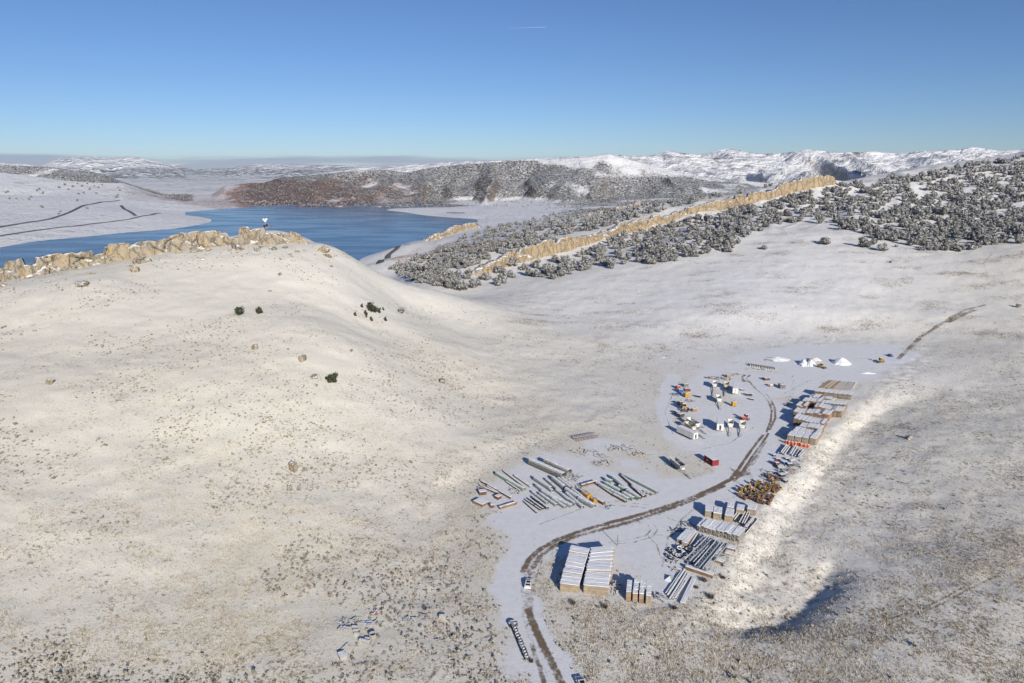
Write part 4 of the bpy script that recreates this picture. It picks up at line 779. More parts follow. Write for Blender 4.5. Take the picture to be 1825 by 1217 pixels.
# four short columns
for ci, (NL, NR, BR, BL) in enumerate([((1180, 905), (1262, 915), (1278, 728), (1198, 722)), ((1278, 932), (1362, 940), (1388, 716), (1310, 712)), ((1380, 940), (1458, 948), (1487, 730), (1398, 722)), ((1487, 962), (1566, 970), (1570, 795), (1508, 790))]):
    a, b, c, d = (g('G', *p, 3.1) for p in (NL, NR, BR, BL)); n = 4
    for i in range(n):
        ctr = (a.lerp(d, (i + .5) / n) + b.lerp(c, (i + .5) / n)) / 2; ex = b - a; rz = math.atan2(ex.y, ex.x); w = ex.length * .94; dep = (d - a).length / n * .93; h = [3.1, 3.0, 3.15, 3.05][(i + ci) % 4]
        where = '%s row of the %s short column right of roadside stack' % (nth(i), nth(ci))
        bundle(ctr, rz, w, dep, h * .5, 0, 'lower pallet bundle, ' + where, ['orange', 'tan', 'brown', 'grey'][(ci * 3 + i) % 4] if i == 0 else 'brown', 0, 'x', name='pallet_bundle'); bundle(ctr, rz, w * .97, dep * .98, h * .5, h * .5 + .004, 'snowy upper pallet bundle, ' + where, ['tan', 'orange', 'tan', 'tan'][ci] if i == 0 else 'tan', .12, 'x', name='pallet_bundle')
# five big blocks by the yellow machinery
for i, q in enumerate([((440, 180), (530, 192), (580, 115), (490, 105)), ((540, 205), (638, 222), (668, 145), (575, 133)), ((660, 228), (755, 246), (805, 166), (712, 150)), ((800, 165), (885, 185), (902, 117), (818, 105)), ((915, 158), (1010, 182), (1042, 112), (942, 98)), ((690, 138), (768, 152), (800, 102), (722, 90))]):
    ctr, rz, w, d, _ = quad('F', q, 2.5); lab = ['leftmost', 'second', 'third', 'fourth', 'rightmost', 'hindmost'][i]
    bundle(ctr, rz, w * .95, d * .9, 1.24, 0, 'lower half of %s big tan lumber block below yellow machinery' % lab, 'tan', 0); bundle(ctr, rz, w * .93, d * .89, 1.24, 1.245, 'snowy upper half of %s big tan lumber block below yellow machinery' % lab, 'tan', .14)
# row of rough timbers with ragged ends
a, b, c, d = (g('F', *p, 2.4) for p in ((372, 340), (845, 462), (902, 372), (452, 258)))
for i in range(11):
    t = (i + .5) / 11; p = (a.lerp(b, t) + d.lerp(c, t)) / 2; ex = (b - a); ey = (d - a); rz = math.atan2(ey.y, ey.x) - R(90); h = rnd.uniform(2.25, 2.65)
    bundle(p, rz, ex.length / 11 * .93, ey.length * rnd.uniform(.94, 1.04), h * .48, 0, 'lower rough timber bundle, %s from the left in ragged row' % nth(i), 'log', 0); bundle(p, rz, ex.length / 11 * .91, ey.length * rnd.uniform(.94, 1.04), h * .52, h * .48 + .004, 'snowy rough timber bundle, %s from the left in ragged row' % nth(i), 'log', .12)
for i, q in enumerate([((165, 480), (212, 506), (312, 402), (270, 376)), ((215, 515), (268, 540), (372, 402), (322, 386))]):
    ctr, rz, w, d, ry = quad('F', q, 1.5); bundle(ctr, ry - R(90), w, d, 1.5, 0, ['outer', 'inner'][i] + ' long beam bundle left of the ragged timber row', 'tan', .12)
# brown crates by the steel frames
def crate(sheet, q, h, label):
    ctr, rz, w, d, _ = quad(sheet, q, h); e = thing('crate', label, 'crate', (ctr.x, ctr.y, 0), rz); m = MB().box((0, 0, h / 2 + .05), (w * .94, d * .94, h - .1)); m.obj('box', M_BROWNW, e)
    b = MB()
    for sx in (-1, 1):
        for sy in (-1, 1): b.box((sx * w / 2, sy * d / 2, h / 2), (.14, .14, h))
    for z in (.15, h - .12): b.box((0, -d / 2 - .02, z), (w, .08, .16)).box((0, d / 2 + .02, z), (w, .08, .16)).box((-w / 2 - .02, 0, z), (.08, d, .16)).box((w / 2 + .02, 0, z), (.08, d, .16))
    b.obj('batten', M_BROWNW, e); s = inst('snow_cap', CAPS[0], e, (0, 0, h + .004)); s.scale = (w * 1.05, d * 1.05, .12)
for q, h, l in [(((690, 578), (795, 602), (802, 567), (706, 541)), .95, 'brown crate topmost of those right of the steel frames'), (((680, 640), (760, 660), (776, 626), (692, 605)), .4, 'low flat brown crate under the topmost one'), (((580, 716), (665, 745), (676, 714), (592, 688)), .95, 'brown crate middle of those right of the steel frames'), (((460, 856), (545, 886), (562, 850), (480, 825)), .95, 'brown crate at the end of the long brown beam')]: crate('F', q, h, l)
crate('H', ((125, 690), (200, 715), (230, 690), (155, 650)), 1.2, 'rusty crate with snow left of the pipe field'); crate('I', ((498, 488), (625, 492), (630, 465), (505, 462)), 1.0, 'long rust brown box among the culvert pieces')
# the great lumber stacks along the bank
ROWS = [((395, 800), (890, 868), 4, 2.9, 6.2, 'tan'), ((485, 735), (935, 795), 5, 3.0, 5.2, 'tan'), ((600, 648), (975, 703), 6, 3.0, 4.6, 'tan'), ((502, 520), (1015, 610), 8, 3.3, 6.2, 'brown'), ((500, 405), (1110, 460), 9, 3.3, 5.4, 'brown'), ((545, 300), (720, 318), 3, 3.0, 5.4, 'orange'), ((850, 315), (1145, 372), 5, 3.4, 5.0, 'orange'), ((1130, 395), (1320, 400), 4, 3.4, 6.4, 'brown'), ((650, 222), (955, 245), 5, 3.3, 4.8, 'tan'), ((960, 255), (1380, 292), 7, 3.2, 4.0, 'grey'), ((765, 160), (930, 172), 3, 3.0, 5.0, 'brown'), ((968, 185), (1190, 215), 4, 3.0, 3.6, 'brown'), ((850, 62), (1475, 128), 8, 3.0, 4.2, 'grey')]
RN = ['row nearest the drums', 'second row', 'third row', 'fourth row', 'fifth row', 'short left row', 'orange ended row', 'right end row', 'seventh row', 'long eighth row', 'small ninth row', 'tenth row', 'grey hindmost row']
for ri, (A_, B_, n_, h, dep, kind) in enumerate(ROWS):
    a, b = g('D', *A_, h), g('D', *B_, h); ex = b - a; far_ = Vector((0.60, 0.80, 0)); dep = dep * 1.3; rz = math.atan2(far_.y, far_.x) - R(90); step_ = ex.length / n_; w = step_ * abs(ex.normalized().cross(far_).z) * .98
    for i in range(n_):
        p = a.lerp(b, (i + .5) / n_) + far_ * dep / 2; hh = h + rnd.choice((-.35, 0, 0, .25)) * (kind != 'grey'); kk = kind if rnd.random() < .7 else rnd.choice(('tan', 'brown', 'orange'))
        wh = '%s from left, %s of the great lumber stacks' % (nth(i), RN[ri])
        bundle(p, rz, w * .92, dep, hh * .5, 0, 'lower lumber bundle, ' + wh, kk, 0); bundle(p + far_ * rnd.uniform(-.15, .15), rz, w * .9, dep * rnd.uniform(.93, 1.0), hh * .5, hh * .5 + .004, 'snowy upper lumber bundle, ' + wh, kk, .12)
# ---- barrels
BAR = MB(); 
for z0, z1, r in ((0, .08, .52), (.08, .5, .48), (.5, .56, .52), (.56, 1.0, .48), (1.0, 1.06, .52), (1.06, 1.5, .48), (1.5, 1.56, .52)): BAR.cyl((0, 0, z0), (0, 0, z1), r, 14)
BARM = BAR.mesh('drum', M_ORANGE); LID = MB().cyl((0, 0, 1.562), (0, 0, 1.64), .5, 12, .42).mesh('snow_cap', M_SNOW)
for i, (x, y) in enumerate([(385, 938), (430, 955), (485, 965), (540, 970), (590, 972), (632, 990), (700, 1000), (748, 1010)]):
    e = thing('drum', 'bright orange drum, %s from left in the row before the lumber' % nth(i), 'drum', g('D', x, y), rnd.uniform(0, 6), 'orange drums'); inst('body', BARM, e); inst('snow_cap', LID, e)
# ---- straight lengths: pipes, beams, poles, planks
def length(sheet, a, b, r, m, label, form='pipe', name='pipe', cat='pipe', z=0.0, ribs=0, snow=True, group=None):
    if sheet == 'H': r *= 1.6
    A_, B_ = g(sheet, *a, r), g(sheet, *b, r); d = B_ - A_; L = d.length; c = (A_ + B_) / 2; e = thing(name, label, cat, (c.x, c.y, z), math.atan2(d.y, d.x), group); rr = r
    mb = MB()
    if form == 'pipe': mb.pipe((-L / 2, 0, rr), (L / 2, 0, rr), rr, 14, .1, ribs)
    elif form == 'ibeam': mb.box((0, 0, .04), (L, rr * 1.5, .06)).box((0, 0, rr), (L, .07, rr * 2 - .1)).box((0, 0, rr * 2 - .02), (L, rr * 1.5, .06))
    elif form == 'log': mb.cyl((-L / 2, 0, rr), (L / 2, 0, rr * .9), rr, 9, rr * .82)
    else: mb.box((0, 0, rr), (L, rr * 2, rr * 2))
    mb.obj({'pipe': 'tube', 'ibeam': 'beam', 'log': 'shaft'}.get(form, 'beam'), m, e)
    if snow:
        wd = rr * (.9 if form in ('pipe', 'log') else 1.4); zt = rr * 2 - (.12 * rr if form in ('pipe', 'log') else 0) + .012; s = MB(); k = 8
        for i in range(k):
            if rnd.random() < .12: continue
            s.box((-L / 2 + (i + .5) * L / k, rnd.uniform(-.05, .05) * rr, zt + .03), (L / k * .985, wd * rnd.uniform(.8, 1.15), .1), taper=1.12)
        s.obj('snow_cap', M_SNOW, e)
    return e
for i, (a, b) in enumerate([((600, 345), (885, 470)), ((728, 345), (935, 440))]): length('H', a, b, .95, M_CORR, ['longer', 'shorter'][i] + ' fat dark corrugated culvert pipe lying behind the grey pipes', ribs=16)
GP1 = [((640, 492), (775, 580), .55), ((655, 555), (768, 640), .45), ((772, 645), (955, 728), .5), ((735, 500), (860, 610), .35), ((795, 490), (895, 572), .6), ((905, 585), (1008, 655), .6), ((1015, 660), (1142, 727), .65), ((840, 492), (950, 575), .4), ((960, 585), (1090, 690), .45), ((620, 610), (745, 705), .35), ((685, 625), (825, 722), .4), ((700, 600), (790, 660), .4), ((860, 620), (990, 715), .4), ((910, 620), (1050, 740), .45), ((790, 665), (900, 740), .4), ((820, 590), (930, 680), .35), ((1085, 690), (1150, 730), .5)]
GP1 = [((a[0] + k, a[1] + m_), (b[0] + k, b[1] + m_), r) for a, b, r in GP1 for k, m_ in ((0, 0),)] + [((668, 512), (790, 600), .4), ((700, 585), (800, 668), .35), ((880, 500), (985, 580), .4)]
for i, (a, b, r) in enumerate(sorted(GP1)): length('H', a, b, r, M_GALV, 'galvanised grey pipe, %s from the left in the grey pipe field' % nth(i), ribs=0 if r < .5 else 12)
for i, (a, b, r) in enumerate([((550, 692), (652, 782), .22), ((562, 675), (690, 762), .22), ((588, 668), (712, 752), .28), ((628, 658), (748, 748), .38)]): length('H', a, b, r, M_BLACK, 'black plastic pipe, %s from left before the grey pipe field' % nth(i))
GR = [((1195, 545), (1440, 672), .5, M_GREEN), ((1248, 500), (1300, 520), .5, M_GREEN), ((1248, 535), (1372, 605), .5, M_GREEN), ((1300, 480), (1425, 585), .5, M_GREEN), ((1332, 505), (1540, 662), .42, M_RUST), ((1385, 470), (1585, 645), .35, M_RUST), ((1395, 460), (1690, 612), .38, M_GREEN), ((1400, 620), (1485, 668), .55, M_GREEN), ((1428, 598), (1532, 662), .55, M_GREEN), ((1312, 630), (1420, 690), .38, M_RUST), ((1440, 470), (1660, 590), .22, M_GREEN), ((1165, 535), (1320, 640), .3, M_RUST), ((1360, 560), (1420, 590), .45, M_GREEN), ((1470, 560), (1570, 650), .35, M_RUST)]
for i, (a, b, r, m) in enumerate(sorted(GR, key=lambda t: t[0])): length('H', a, b, r, m, '%s pipe, %s from the left in the green pipe rows' % ('pale green' if m is M_GREEN else 'rust red', nth(i)))
for i, (a, b, r, m, f, l) in enumerate([((180, 518), (432, 660), .35, M_RUST, 'ibeam', 'long rusty beam at the far left of the pipe field'), ((170, 558), (312, 618), .28, M_RUST, 'ibeam', 'short rusty beam left of the long rusty one'), ((312, 450), (548, 588), .5, M_GREEN, 'pipe', 'long pale green pipe left of the grey pipes'), ((372, 430), (552, 568), .22, M_RUST, 'box', 'thin rusty rail behind the long green pipe'), ((466, 470), (602, 564), .22, M_GREYW, 'box', 'thin grey rail right of the long green pipe'), ((395, 520), (510, 598), .2, M_RUST, 'box', 'thin rusty rail before the long green pipe'), ((336, 745), (482, 700), .3, M_BROWNW, 'box', 'brown beam lying crosswise before the pipe field'), ((1038, 556), (1165, 520), .35, M_RUST, 'ibeam', 'rusty cross beam behind the yellow tank'), ((1178, 676), (1232, 706), .35, M_RUST, 'box', 'short rusty beam right of the yellow tank'), ((230, 560), (330, 620), .2, M_RUST, 'box', 'thin rusty bar beside the long rusty beam')]): length('H', a, b, r, m, l, f, 'beam' if f != 'pipe' else 'pipe', 'beam' if f != 'pipe' else 'pipe')
for i, (a, b) in enumerate([((1000, 262), (1110, 132)), ((1040, 268), (1140, 134)), ((1068, 278), (1166, 142)), ((1102, 288), (1196, 152)), ((1200, 292), (1290, 146)), ((1228, 302), (1320, 152)), ((1282, 312), (1352, 200)), ((1332, 322), (1422, 222)), ((1352, 342), (1452, 242))]): length('E', a, b, .3, M_GALV, 'snow topped straight pipe, %s from left in the rack below orange drums' % nth(i), z=rnd.choice((.0, .3, .5)))
for i in range(17):
    t = i / 16; a = (770 + 420 * t, 540 + 35 * t); b = (920 + 345 * t + rnd.uniform(-12, 12), 438 + 28 * t); length('C', a, b, .17, M_YELLOW if i in (0, 1, 3, 5, 6) else M_CREAM, '%s pole, %s from left in the fan behind the grey lumber row' % ('yellow' if i in (0, 1, 3, 5, 6) else 'pale', nth(i)), 'log', 'pole', 'pole', snow=i not in (0, 1, 3, 5, 6), z=.15)
for i, (a, b, r) in enumerate([((60, 1100), (245, 822), .28), ((85, 1140), (265, 852), .25), ((115, 1142), (285, 872), .25), ((142, 1132), (300, 892), .28), ((40, 1080), (215, 830), .2)]): length('F', a, b, r, M_GREYW, 'long snowy beam, %s from right in the set below the tyres' % ['fifth', 'fourth', 'third', 'second', 'sixth'][i], 'box', 'beam', 'beam')
ctr, rz, w, d, ry = quad('F', ((198, 1172), (242, 1192), (378, 912), (322, 900)), .6)
e = thing('slab', 'wide long slab under snow beside the long beams', 'slab', (ctr.x, ctr.y, 0), ry - R(90)); MB().box((0, 0, .3), (w, d, .5)).obj('deck', M_GREYW, e); MB().box((0, -d * .35, .08), (w * .9, .3, .16)).box((0, d * .35, .08), (w * .9, .3, .16)).obj('bearer', M_RUST, e); s = inst('snow_cap', CAPS[1], e, (0, 0, .555)); s.scale = (w, d, .12)
for i, (a, b) in enumerate([((265, 560), (347, 432)), ((300, 572), (387, 432)), ((345, 578), (442, 470)), ((372, 590), (455, 480))]): length('F', a, b, .22, M_GREYW, 'loose snowy plank, %s from left above the tyres' % nth(i), 'box', 'plank', 'plank', z=.3)
for i, (a, b) in enumerate([((760, 292), (820, 217)), ((782, 302), (842, 226)), ((835, 335), (905, 207)), ((868, 342), (928, 215)), ((890, 348), (952, 226))]): length('F', a, b, .2, M_GREYW if i < 2 else M_RUST, '%s bar, %s from left behind the ragged timber row' % ('snowy grey' if i < 2 else 'rust red', nth(i)), 'box', 'bar', 'beam', z=.8)
length('F', (905, 372), (1000, 258), .6, M_RUST, 'thick rust brown beam at the right of the ragged timber row', 'ibeam', 'beam', 'beam'); length('F', (900, 442), (1042, 272), .22, M_GALV, 'long thin snowy pipe at the bank edge by ragged timbers'); length('F', (258, 795), (552, 895), .55, M_BROWNW, 'long brown beam lying below the steel frames', 'box', 'beam', 'beam')
length('P', (646, 1105), (697, 1083), .2, M_GALV, 'long white pole lying beside the bottom culvert pieces', 'log', 'pole', 'pole'); length('P', (518, 1160), (556, 1174), .2, M_GALV, 'lone white pole lying in the grass at bottom left', 'log', 'pole', 'pole')
# ---- steel frames
def truss(sheet, a, b, w, z, label, m=M_STEEL):
    A_, B_ = g(sheet, *a, z), g(sheet, *b, z); d = B_ - A_; L = d.length; c = (A_ + B_) / 2; e = thing('steel_truss', label, 'steel frame', (c.x, c.y, 0), math.atan2(d.y, d.x))
    for s in (-1, 1): MB().box((0, s * w / 2, z), (L, .22, .34)).obj('chord', m, e); MB().box((0, s * w / 2, z + .2), (L * .98, .18, .05)).obj('snow_cap', M_SNOW, e) if s > 0 else None
    n_ = max(3, int(L / 3)); br = MB()
    for i in range(n_ + 1): x = -L / 2 + L * i / n_; br.box((x, 0, z), (.12, w, .12))
    for i in range(n_): x = -L / 2 + L * i / n_; br.bar((x, -w / 2, z - .02), (x + L / n_, w / 2, z - .02), .09)
    br.obj('brace', m, e)
    for x in (-L * .4, L * .4):
        for s in (-1, 1): MB().box((x, s * w / 2, z / 2 - .1), (.25, .25, z - .2)).obj('leg', M_DARK, e)
truss('F', (272, 722), (532, 462), 1.6, 2.0, 'grey steel truss frame, leftmost beside the tyres'); truss('F', (378, 790), (622, 500), 1.5, 1.9, 'grey steel truss frame in the middle of the dark pile'); truss('F', (462, 822), (697, 532), 1.3, 1.9, 'grey steel truss frame rightmost beside the brown crates')
for i, (a, b) in enumerate([((300, 735), (520, 500)), ((330, 750), (560, 520)), ((410, 800), (640, 560)), ((430, 810), (660, 580)), ((350, 700), (480, 560))]): length('F', a, b, .35, M_DARK, 'dark steel beam under the truss frames, %s from left' % nth(i), 'ibeam', 'beam', 'beam', z=.05)
# lattice boom beside the road, rusty frame behind the pipes
def lattice(p, q, w, h, m, label, drum=False, name='lattice_boom', n_=12):
    d = q - p; L = d.length; c = (p + q) / 2; e = thing(name, label, 'boom' if drum else 'steel frame', (c.x, c.y, c.z), math.atan2(d.y, d.x))
    for s in (-1, 1):
        for z in (.12, h): MB().box((0, s * w / 2, z), (L, .2, .2)).obj('chord', m, e)
    b = MB(); sn = MB()
    for i in range(n_):
        x0, x1 = -L / 2 + L * i / n_, -L / 2 + L * (i + 1) / n_
        for s in (-1, 1): b.bar((x0, s * w / 2, .12), (x1, s * w / 2, h), .12).bar((x0, s * w / 2, .12), (x0, s * w / 2, h), .12)
        b.bar((x0, -w / 2, h), (x1, w / 2, h), .12).box(((x0 + x1) / 2, 0, .1), (L / n_, w, .08)); sn.box((x0, 0, h + .1), (.3, w * .5, .14))
    b.obj('brace', m, e); sn.obj('snow_cap', M_SNOW, e)
    if drum: MB().cyl((L / 2 + .9, 0, 0), (L / 2 + .9, 0, .9), 1.2, 16).obj('sheave', m, e)
lattice(g('J', 305, 1005), g('J', 185, 712), 1.0, .8, M_BLACK, 'black lattice boom lying along the left road edge, snow on its bars', True)
lattice(g('H', 975, 165), g('H', 1168, 130), 3.6, 1.3, M_RUST, 'rusty lattice frame lying behind the pipe field', False, 'lattice_rack', 9)
# ---- tyres
TY = MB().torus((0, 0, .3), .62, .28, 18, 8).mesh('tyre', M_BLACK); RING = MB().torus((0, 0, .5), .62, .15, 18, 6).mesh('snow_cap', M_SNOW)
for i, (x, y, s) in enumerate([(185, 605, 1.1), (208, 598, 1.1), (270, 622, 1.0), (302, 640, .9), (240, 665, 1.15), (195, 688, 1.1), (160, 682, .9), (100, 605, 1.0), (75, 618, .9), (105, 702, 1.1), (85, 690, .9), (128, 665, .8), (150, 716, .9), (225, 640, .9)]):
    e = thing('tyre', 'black tyre ringed with snow in the heap left of the steel frames', 'tyre', g('F', x, y, .3) + Vector((0, 0, -.3 + rnd.choice((0, .5)))), rnd.uniform(0, 6), 'snow ringed tyres', (s, s, s)); e.rotation_euler = (rnd.uniform(-.3, .3), rnd.uniform(-.3, .3), 0); inst('rubber', TY, e)
    if i not in (7, 8, 9, 10): inst('snow_cap', RING, e)

# ---- wheeled things
def wheel_meshes(r, w): return (MB().cyl((0, -w / 2, 0), (0, w / 2, 0), r, 16).mesh('tyre', M_BLACK), MB().cyl((0, -w / 2 - .015, 0), (0, w / 2 + .015, 0), r * .55, 12).mesh('rim', M_GALV))
BIGW, CARW = wheel_meshes(.52, .3), wheel_meshes(.34, .22)
def wheel(parent, loc, k=BIGW): w = inst('wheel', k[0], parent, loc); inst('rim', k[1], w); return w
def shell(l0, w0, z0, l1, w1, z1, t=.1):
    """open tub: outer and inner walls, rim and floor; narrower at the bottom"""
    b = MB(); R4 = lambda l, w, z: [(-l / 2, -w / 2, z), (l / 2, -w / 2, z), (l / 2, w / 2, z), (-l / 2, w / 2, z)]
    V = R4(l0, w0, z0) + R4(l1, w1, z1) + R4(l1 - 2 * t, w1 - 2 * t, z1) + R4(l0 - 2 * t, w0 - 2 * t, z0 + t); F = [(3, 2, 1, 0), (12, 13, 14, 15)]
    for a in (0, 4, 8):
        for i in range(4): j = (i + 1) % 4; F.append((a + i, a + j, a + 4 + j, a + 4 + i))
    return b.add(V, F)
def dump_trailer(sheet, base, tip, label, L=6.4, W=2.6, m=M_WHITE, load=True, top=3.0, tongue=True):
    """open hopper trailer; base = middle of the hopper on the ground, tip = end of the drawbar"""
    p, q = g(sheet, *base), g(sheet, *tip); d = (q - p).normalized(); e = thing('dump_trailer', label, 'trailer', p, math.atan2(d.y, d.x))
    shell(L * .82, W * .72, 1.05, L, W, top).obj('hopper', m, e); rb = MB()
    for i in range(6):
        x = -L * .42 + L * .84 * i / 5
        for s in (-1, 1): rb.bar((x * .85, s * W * .375, 1.1), (x, s * (W / 2 + .05), top - .1), .1)
    rb.obj('rib', M_STEEL, e); MB().box((0, 0, top + .03), (.12, W, .06)).box((-L / 2 + .04, 0, top + .02), (.14, W + .06, .14)).box((L / 2 - .04, 0, top + .02), (.14, W + .06, .14)).obj('rim_bar', M_CREAM, e)
    if load: MB().box((-.2, 0, 1.5), (L * .8, W * .7, .3)).obj('load', M_RUST, e)
    fr = MB().box((.4, -.5, .88), (L, .18, .26)).box((.4, .5, .88), (L, .18, .26)).box((-L * .3, 0, .86), (.2, 1.2, .2)).box((L * .3, 0, .86), (.2, 1.2, .2)); fr.obj('frame', M_DARK, e)
    if tongue: T = max(2.2, (q - p).length - L / 2); MB().bar((L / 2, -.55, .85), (L / 2 + T, 0, .5), .2).bar((L / 2, .55, .85), (L / 2 + T, 0, .5), .2).box((L / 2 + T * .55, 0, .62), (.15, .6, .12)).obj('drawbar', M_DARK, e); MB().box((L / 2 + T * .85, 0, .28), (.12, .12, .56)).obj('jack', M_DARK, e)
    for x in (-L * .34, -L * .15):
        for s in (-1, 1): wheel(e, (x, s * (W / 2 - .25), .52))
    MB().box((L / 2 + .02, 0, 1.9), (.06, W * .5, .7)).obj('front_plate', M_WHITE, e); return e
def box_trailer(sheet, near, farp, W, H, label, door=True, m=M_WHITE, zf=1.0):
    p, q = g(sheet, *near), g(sheet, *farp); d = p - q; L = d.length; c = (p + q) / 2; e = thing('box_trailer', label, 'trailer', c, math.atan2(d.y, d.x))
    MB().box((0, 0, (zf + H) / 2), (L, W, H - zf)).obj('body', m, e); rb = MB()
    for i in range(int(L / 1.2)):
        x = -L / 2 + .6 + i * 1.2
        for s in (-1, 1): rb.box((x, s * (W / 2 + .015), (zf + H) / 2), (.08, .05, H - zf - .1))
    rb.obj('rib', m, e); MB().box((0, 0, zf - .12), (L * .96, W * .5, .22)).obj('frame', M_DARK, e)
    MB().box((0, 0, H + .012), (L + .06, W + .06, .024)).obj('roof', m, e); s = inst('snow_cap', CAPS[2], e, (0, 0, H + .026)); s.scale = (L, W, .1)
    if door: dd = MB().box((L / 2 + .025, 0, zf + (H - zf) * .45), (.05, .85, (H - zf) * .72)).obj('door', M_DARK, e); MB().box((L / 2 + .065, .3, zf + 1.0), (.04, .08, .2)).obj('handle', M_GALV, dd)
    else:
        for s in (-1, 1): dd = MB().box((L / 2 + .03, s * W * .245, (zf + H) / 2), (.05, W * .47, H - zf - .2)).obj('door', m, e); MB().cyl((L / 2 + .08, s * .2, zf + .2), (L / 2 + .08, s * .2, H - .3), .03, 6).obj('lock_bar', M_GALV, dd)
    for x in (-L * .38, -L * .26):
        for s in (-1, 1): wheel(e, (x, s * (W / 2 - .2), .52))
    for s in (-1, 1): MB().box((L * .3, s * .6, zf / 2 - .06), (.14, .14, zf - .12)).obj('landing_leg', M_DARK, e)
    return e
dump_trailer('A', (1035, 640), (1015, 790), 'white dump trailer behind, left of the far white box trailer'); dump_trailer('A', (1225, 655), (1205, 800), 'dark shaded dump trailer touching the far white box trailer', W=2.8, m=M_CREAM)
box_trailer('A', (1368, 772), (1372, 668), 2.8, 3.9, 'tall white box trailer with snowy roof in the far trailer row', door=False); dump_trailer('A', (1100, 880), (1132, 1015), 'lone white dump trailer with long drawbar before the far row')
box_trailer('B', (603, 668), (300, 522), 2.6, 3.7, 'long white box trailer lying aslant at the left trailer row', door=True); dump_trailer('B', (555, 405), (800, 562), 'long dump trailer behind the aslant white box trailer', L=8.5, W=2.5); dump_trailer('B', (500, 470), (772, 645), 'cream dump trailer half hidden by the aslant box trailer', L=7, m=M_CREAM)
box_trailer('B', (1045, 510), (1040, 400), 3.0, 3.9, 'white box trailer with dark door facing the camera', door=True, zf=.9); dump_trailer('B', (1232, 420), (1225, 600), 'white dump trailer right of the trailer with dark door'); dump_trailer('B', (1450, 445), (1408, 605), 'rightmost white dump trailer in the near trailer row', W=2.8)
dump_trailer('K', (215, 1070), (328, 1165), 'open hopper trailer in dry grass left of the red container', L=9, W=2.8, m=M_GALV)
# shipping container
p, q, s_ = g('B', 905, 1130), g('B', 755, 1030), g('B', 1020, 1112); d = p - q; L, W = d.length, (s_ - p).length; c = (q + s_) / 2
e = thing('shipping_container', 'dark red shipping container with snowy roof by the muddy ruts', 'container', (c.x, c.y, 0), math.atan2(d.y, d.x)); H = 2.75
b = MB().box((0, 0, H / 2 + .08), (L - .12, W - .12, H - .16)); b.obj('body', M_MAROON, e); rb = MB(); n_ = 20
for i in range(n_):
    x = -L / 2 + .25 + (L - .5) * i / (n_ - 1)
    for s in (-1, 1): rb.box((x, s * (W / 2 - .05), H / 2), (.13, .06, H - .4))
rb.obj('rib', M_MAROON, e)
for sx in (-1, 1):
    for sy in (-1, 1): MB().box((sx * (L / 2 - .07), sy * (W / 2 - .07), H / 2), (.16, .16, H)).obj('corner_post', M_MAROON, e)
for s in (-1, 1):
    dd = MB().box((L / 2 - .02, s * W * .235, H / 2), (.05, W * .44, H - .3)).obj('door', M_MAROON, e)
    for k in (-1, 1): MB().cyl((L / 2 + .03, s * W * .235 + k * .2, .25), (L / 2 + .03, s * W * .235 + k * .2, H - .25), .03, 6).obj('lock_bar', M_RED, dd)
for x, z, w, h, m in [(-.6, 1.5, 1.3, .42, M_CREAM), (.55, 1.15, .5, .55, M_YELLOW), (-1.2, 1.05, .6, .25, M_CREAM)]: MB().box((x, -W / 2 - .012 + .0, z), (w, .02, h)).obj('painted_mark', m, e)
s = inst('snow_cap', CAPS[3], e, (0, 0, H + .004)); s.scale = (L, W, .08)
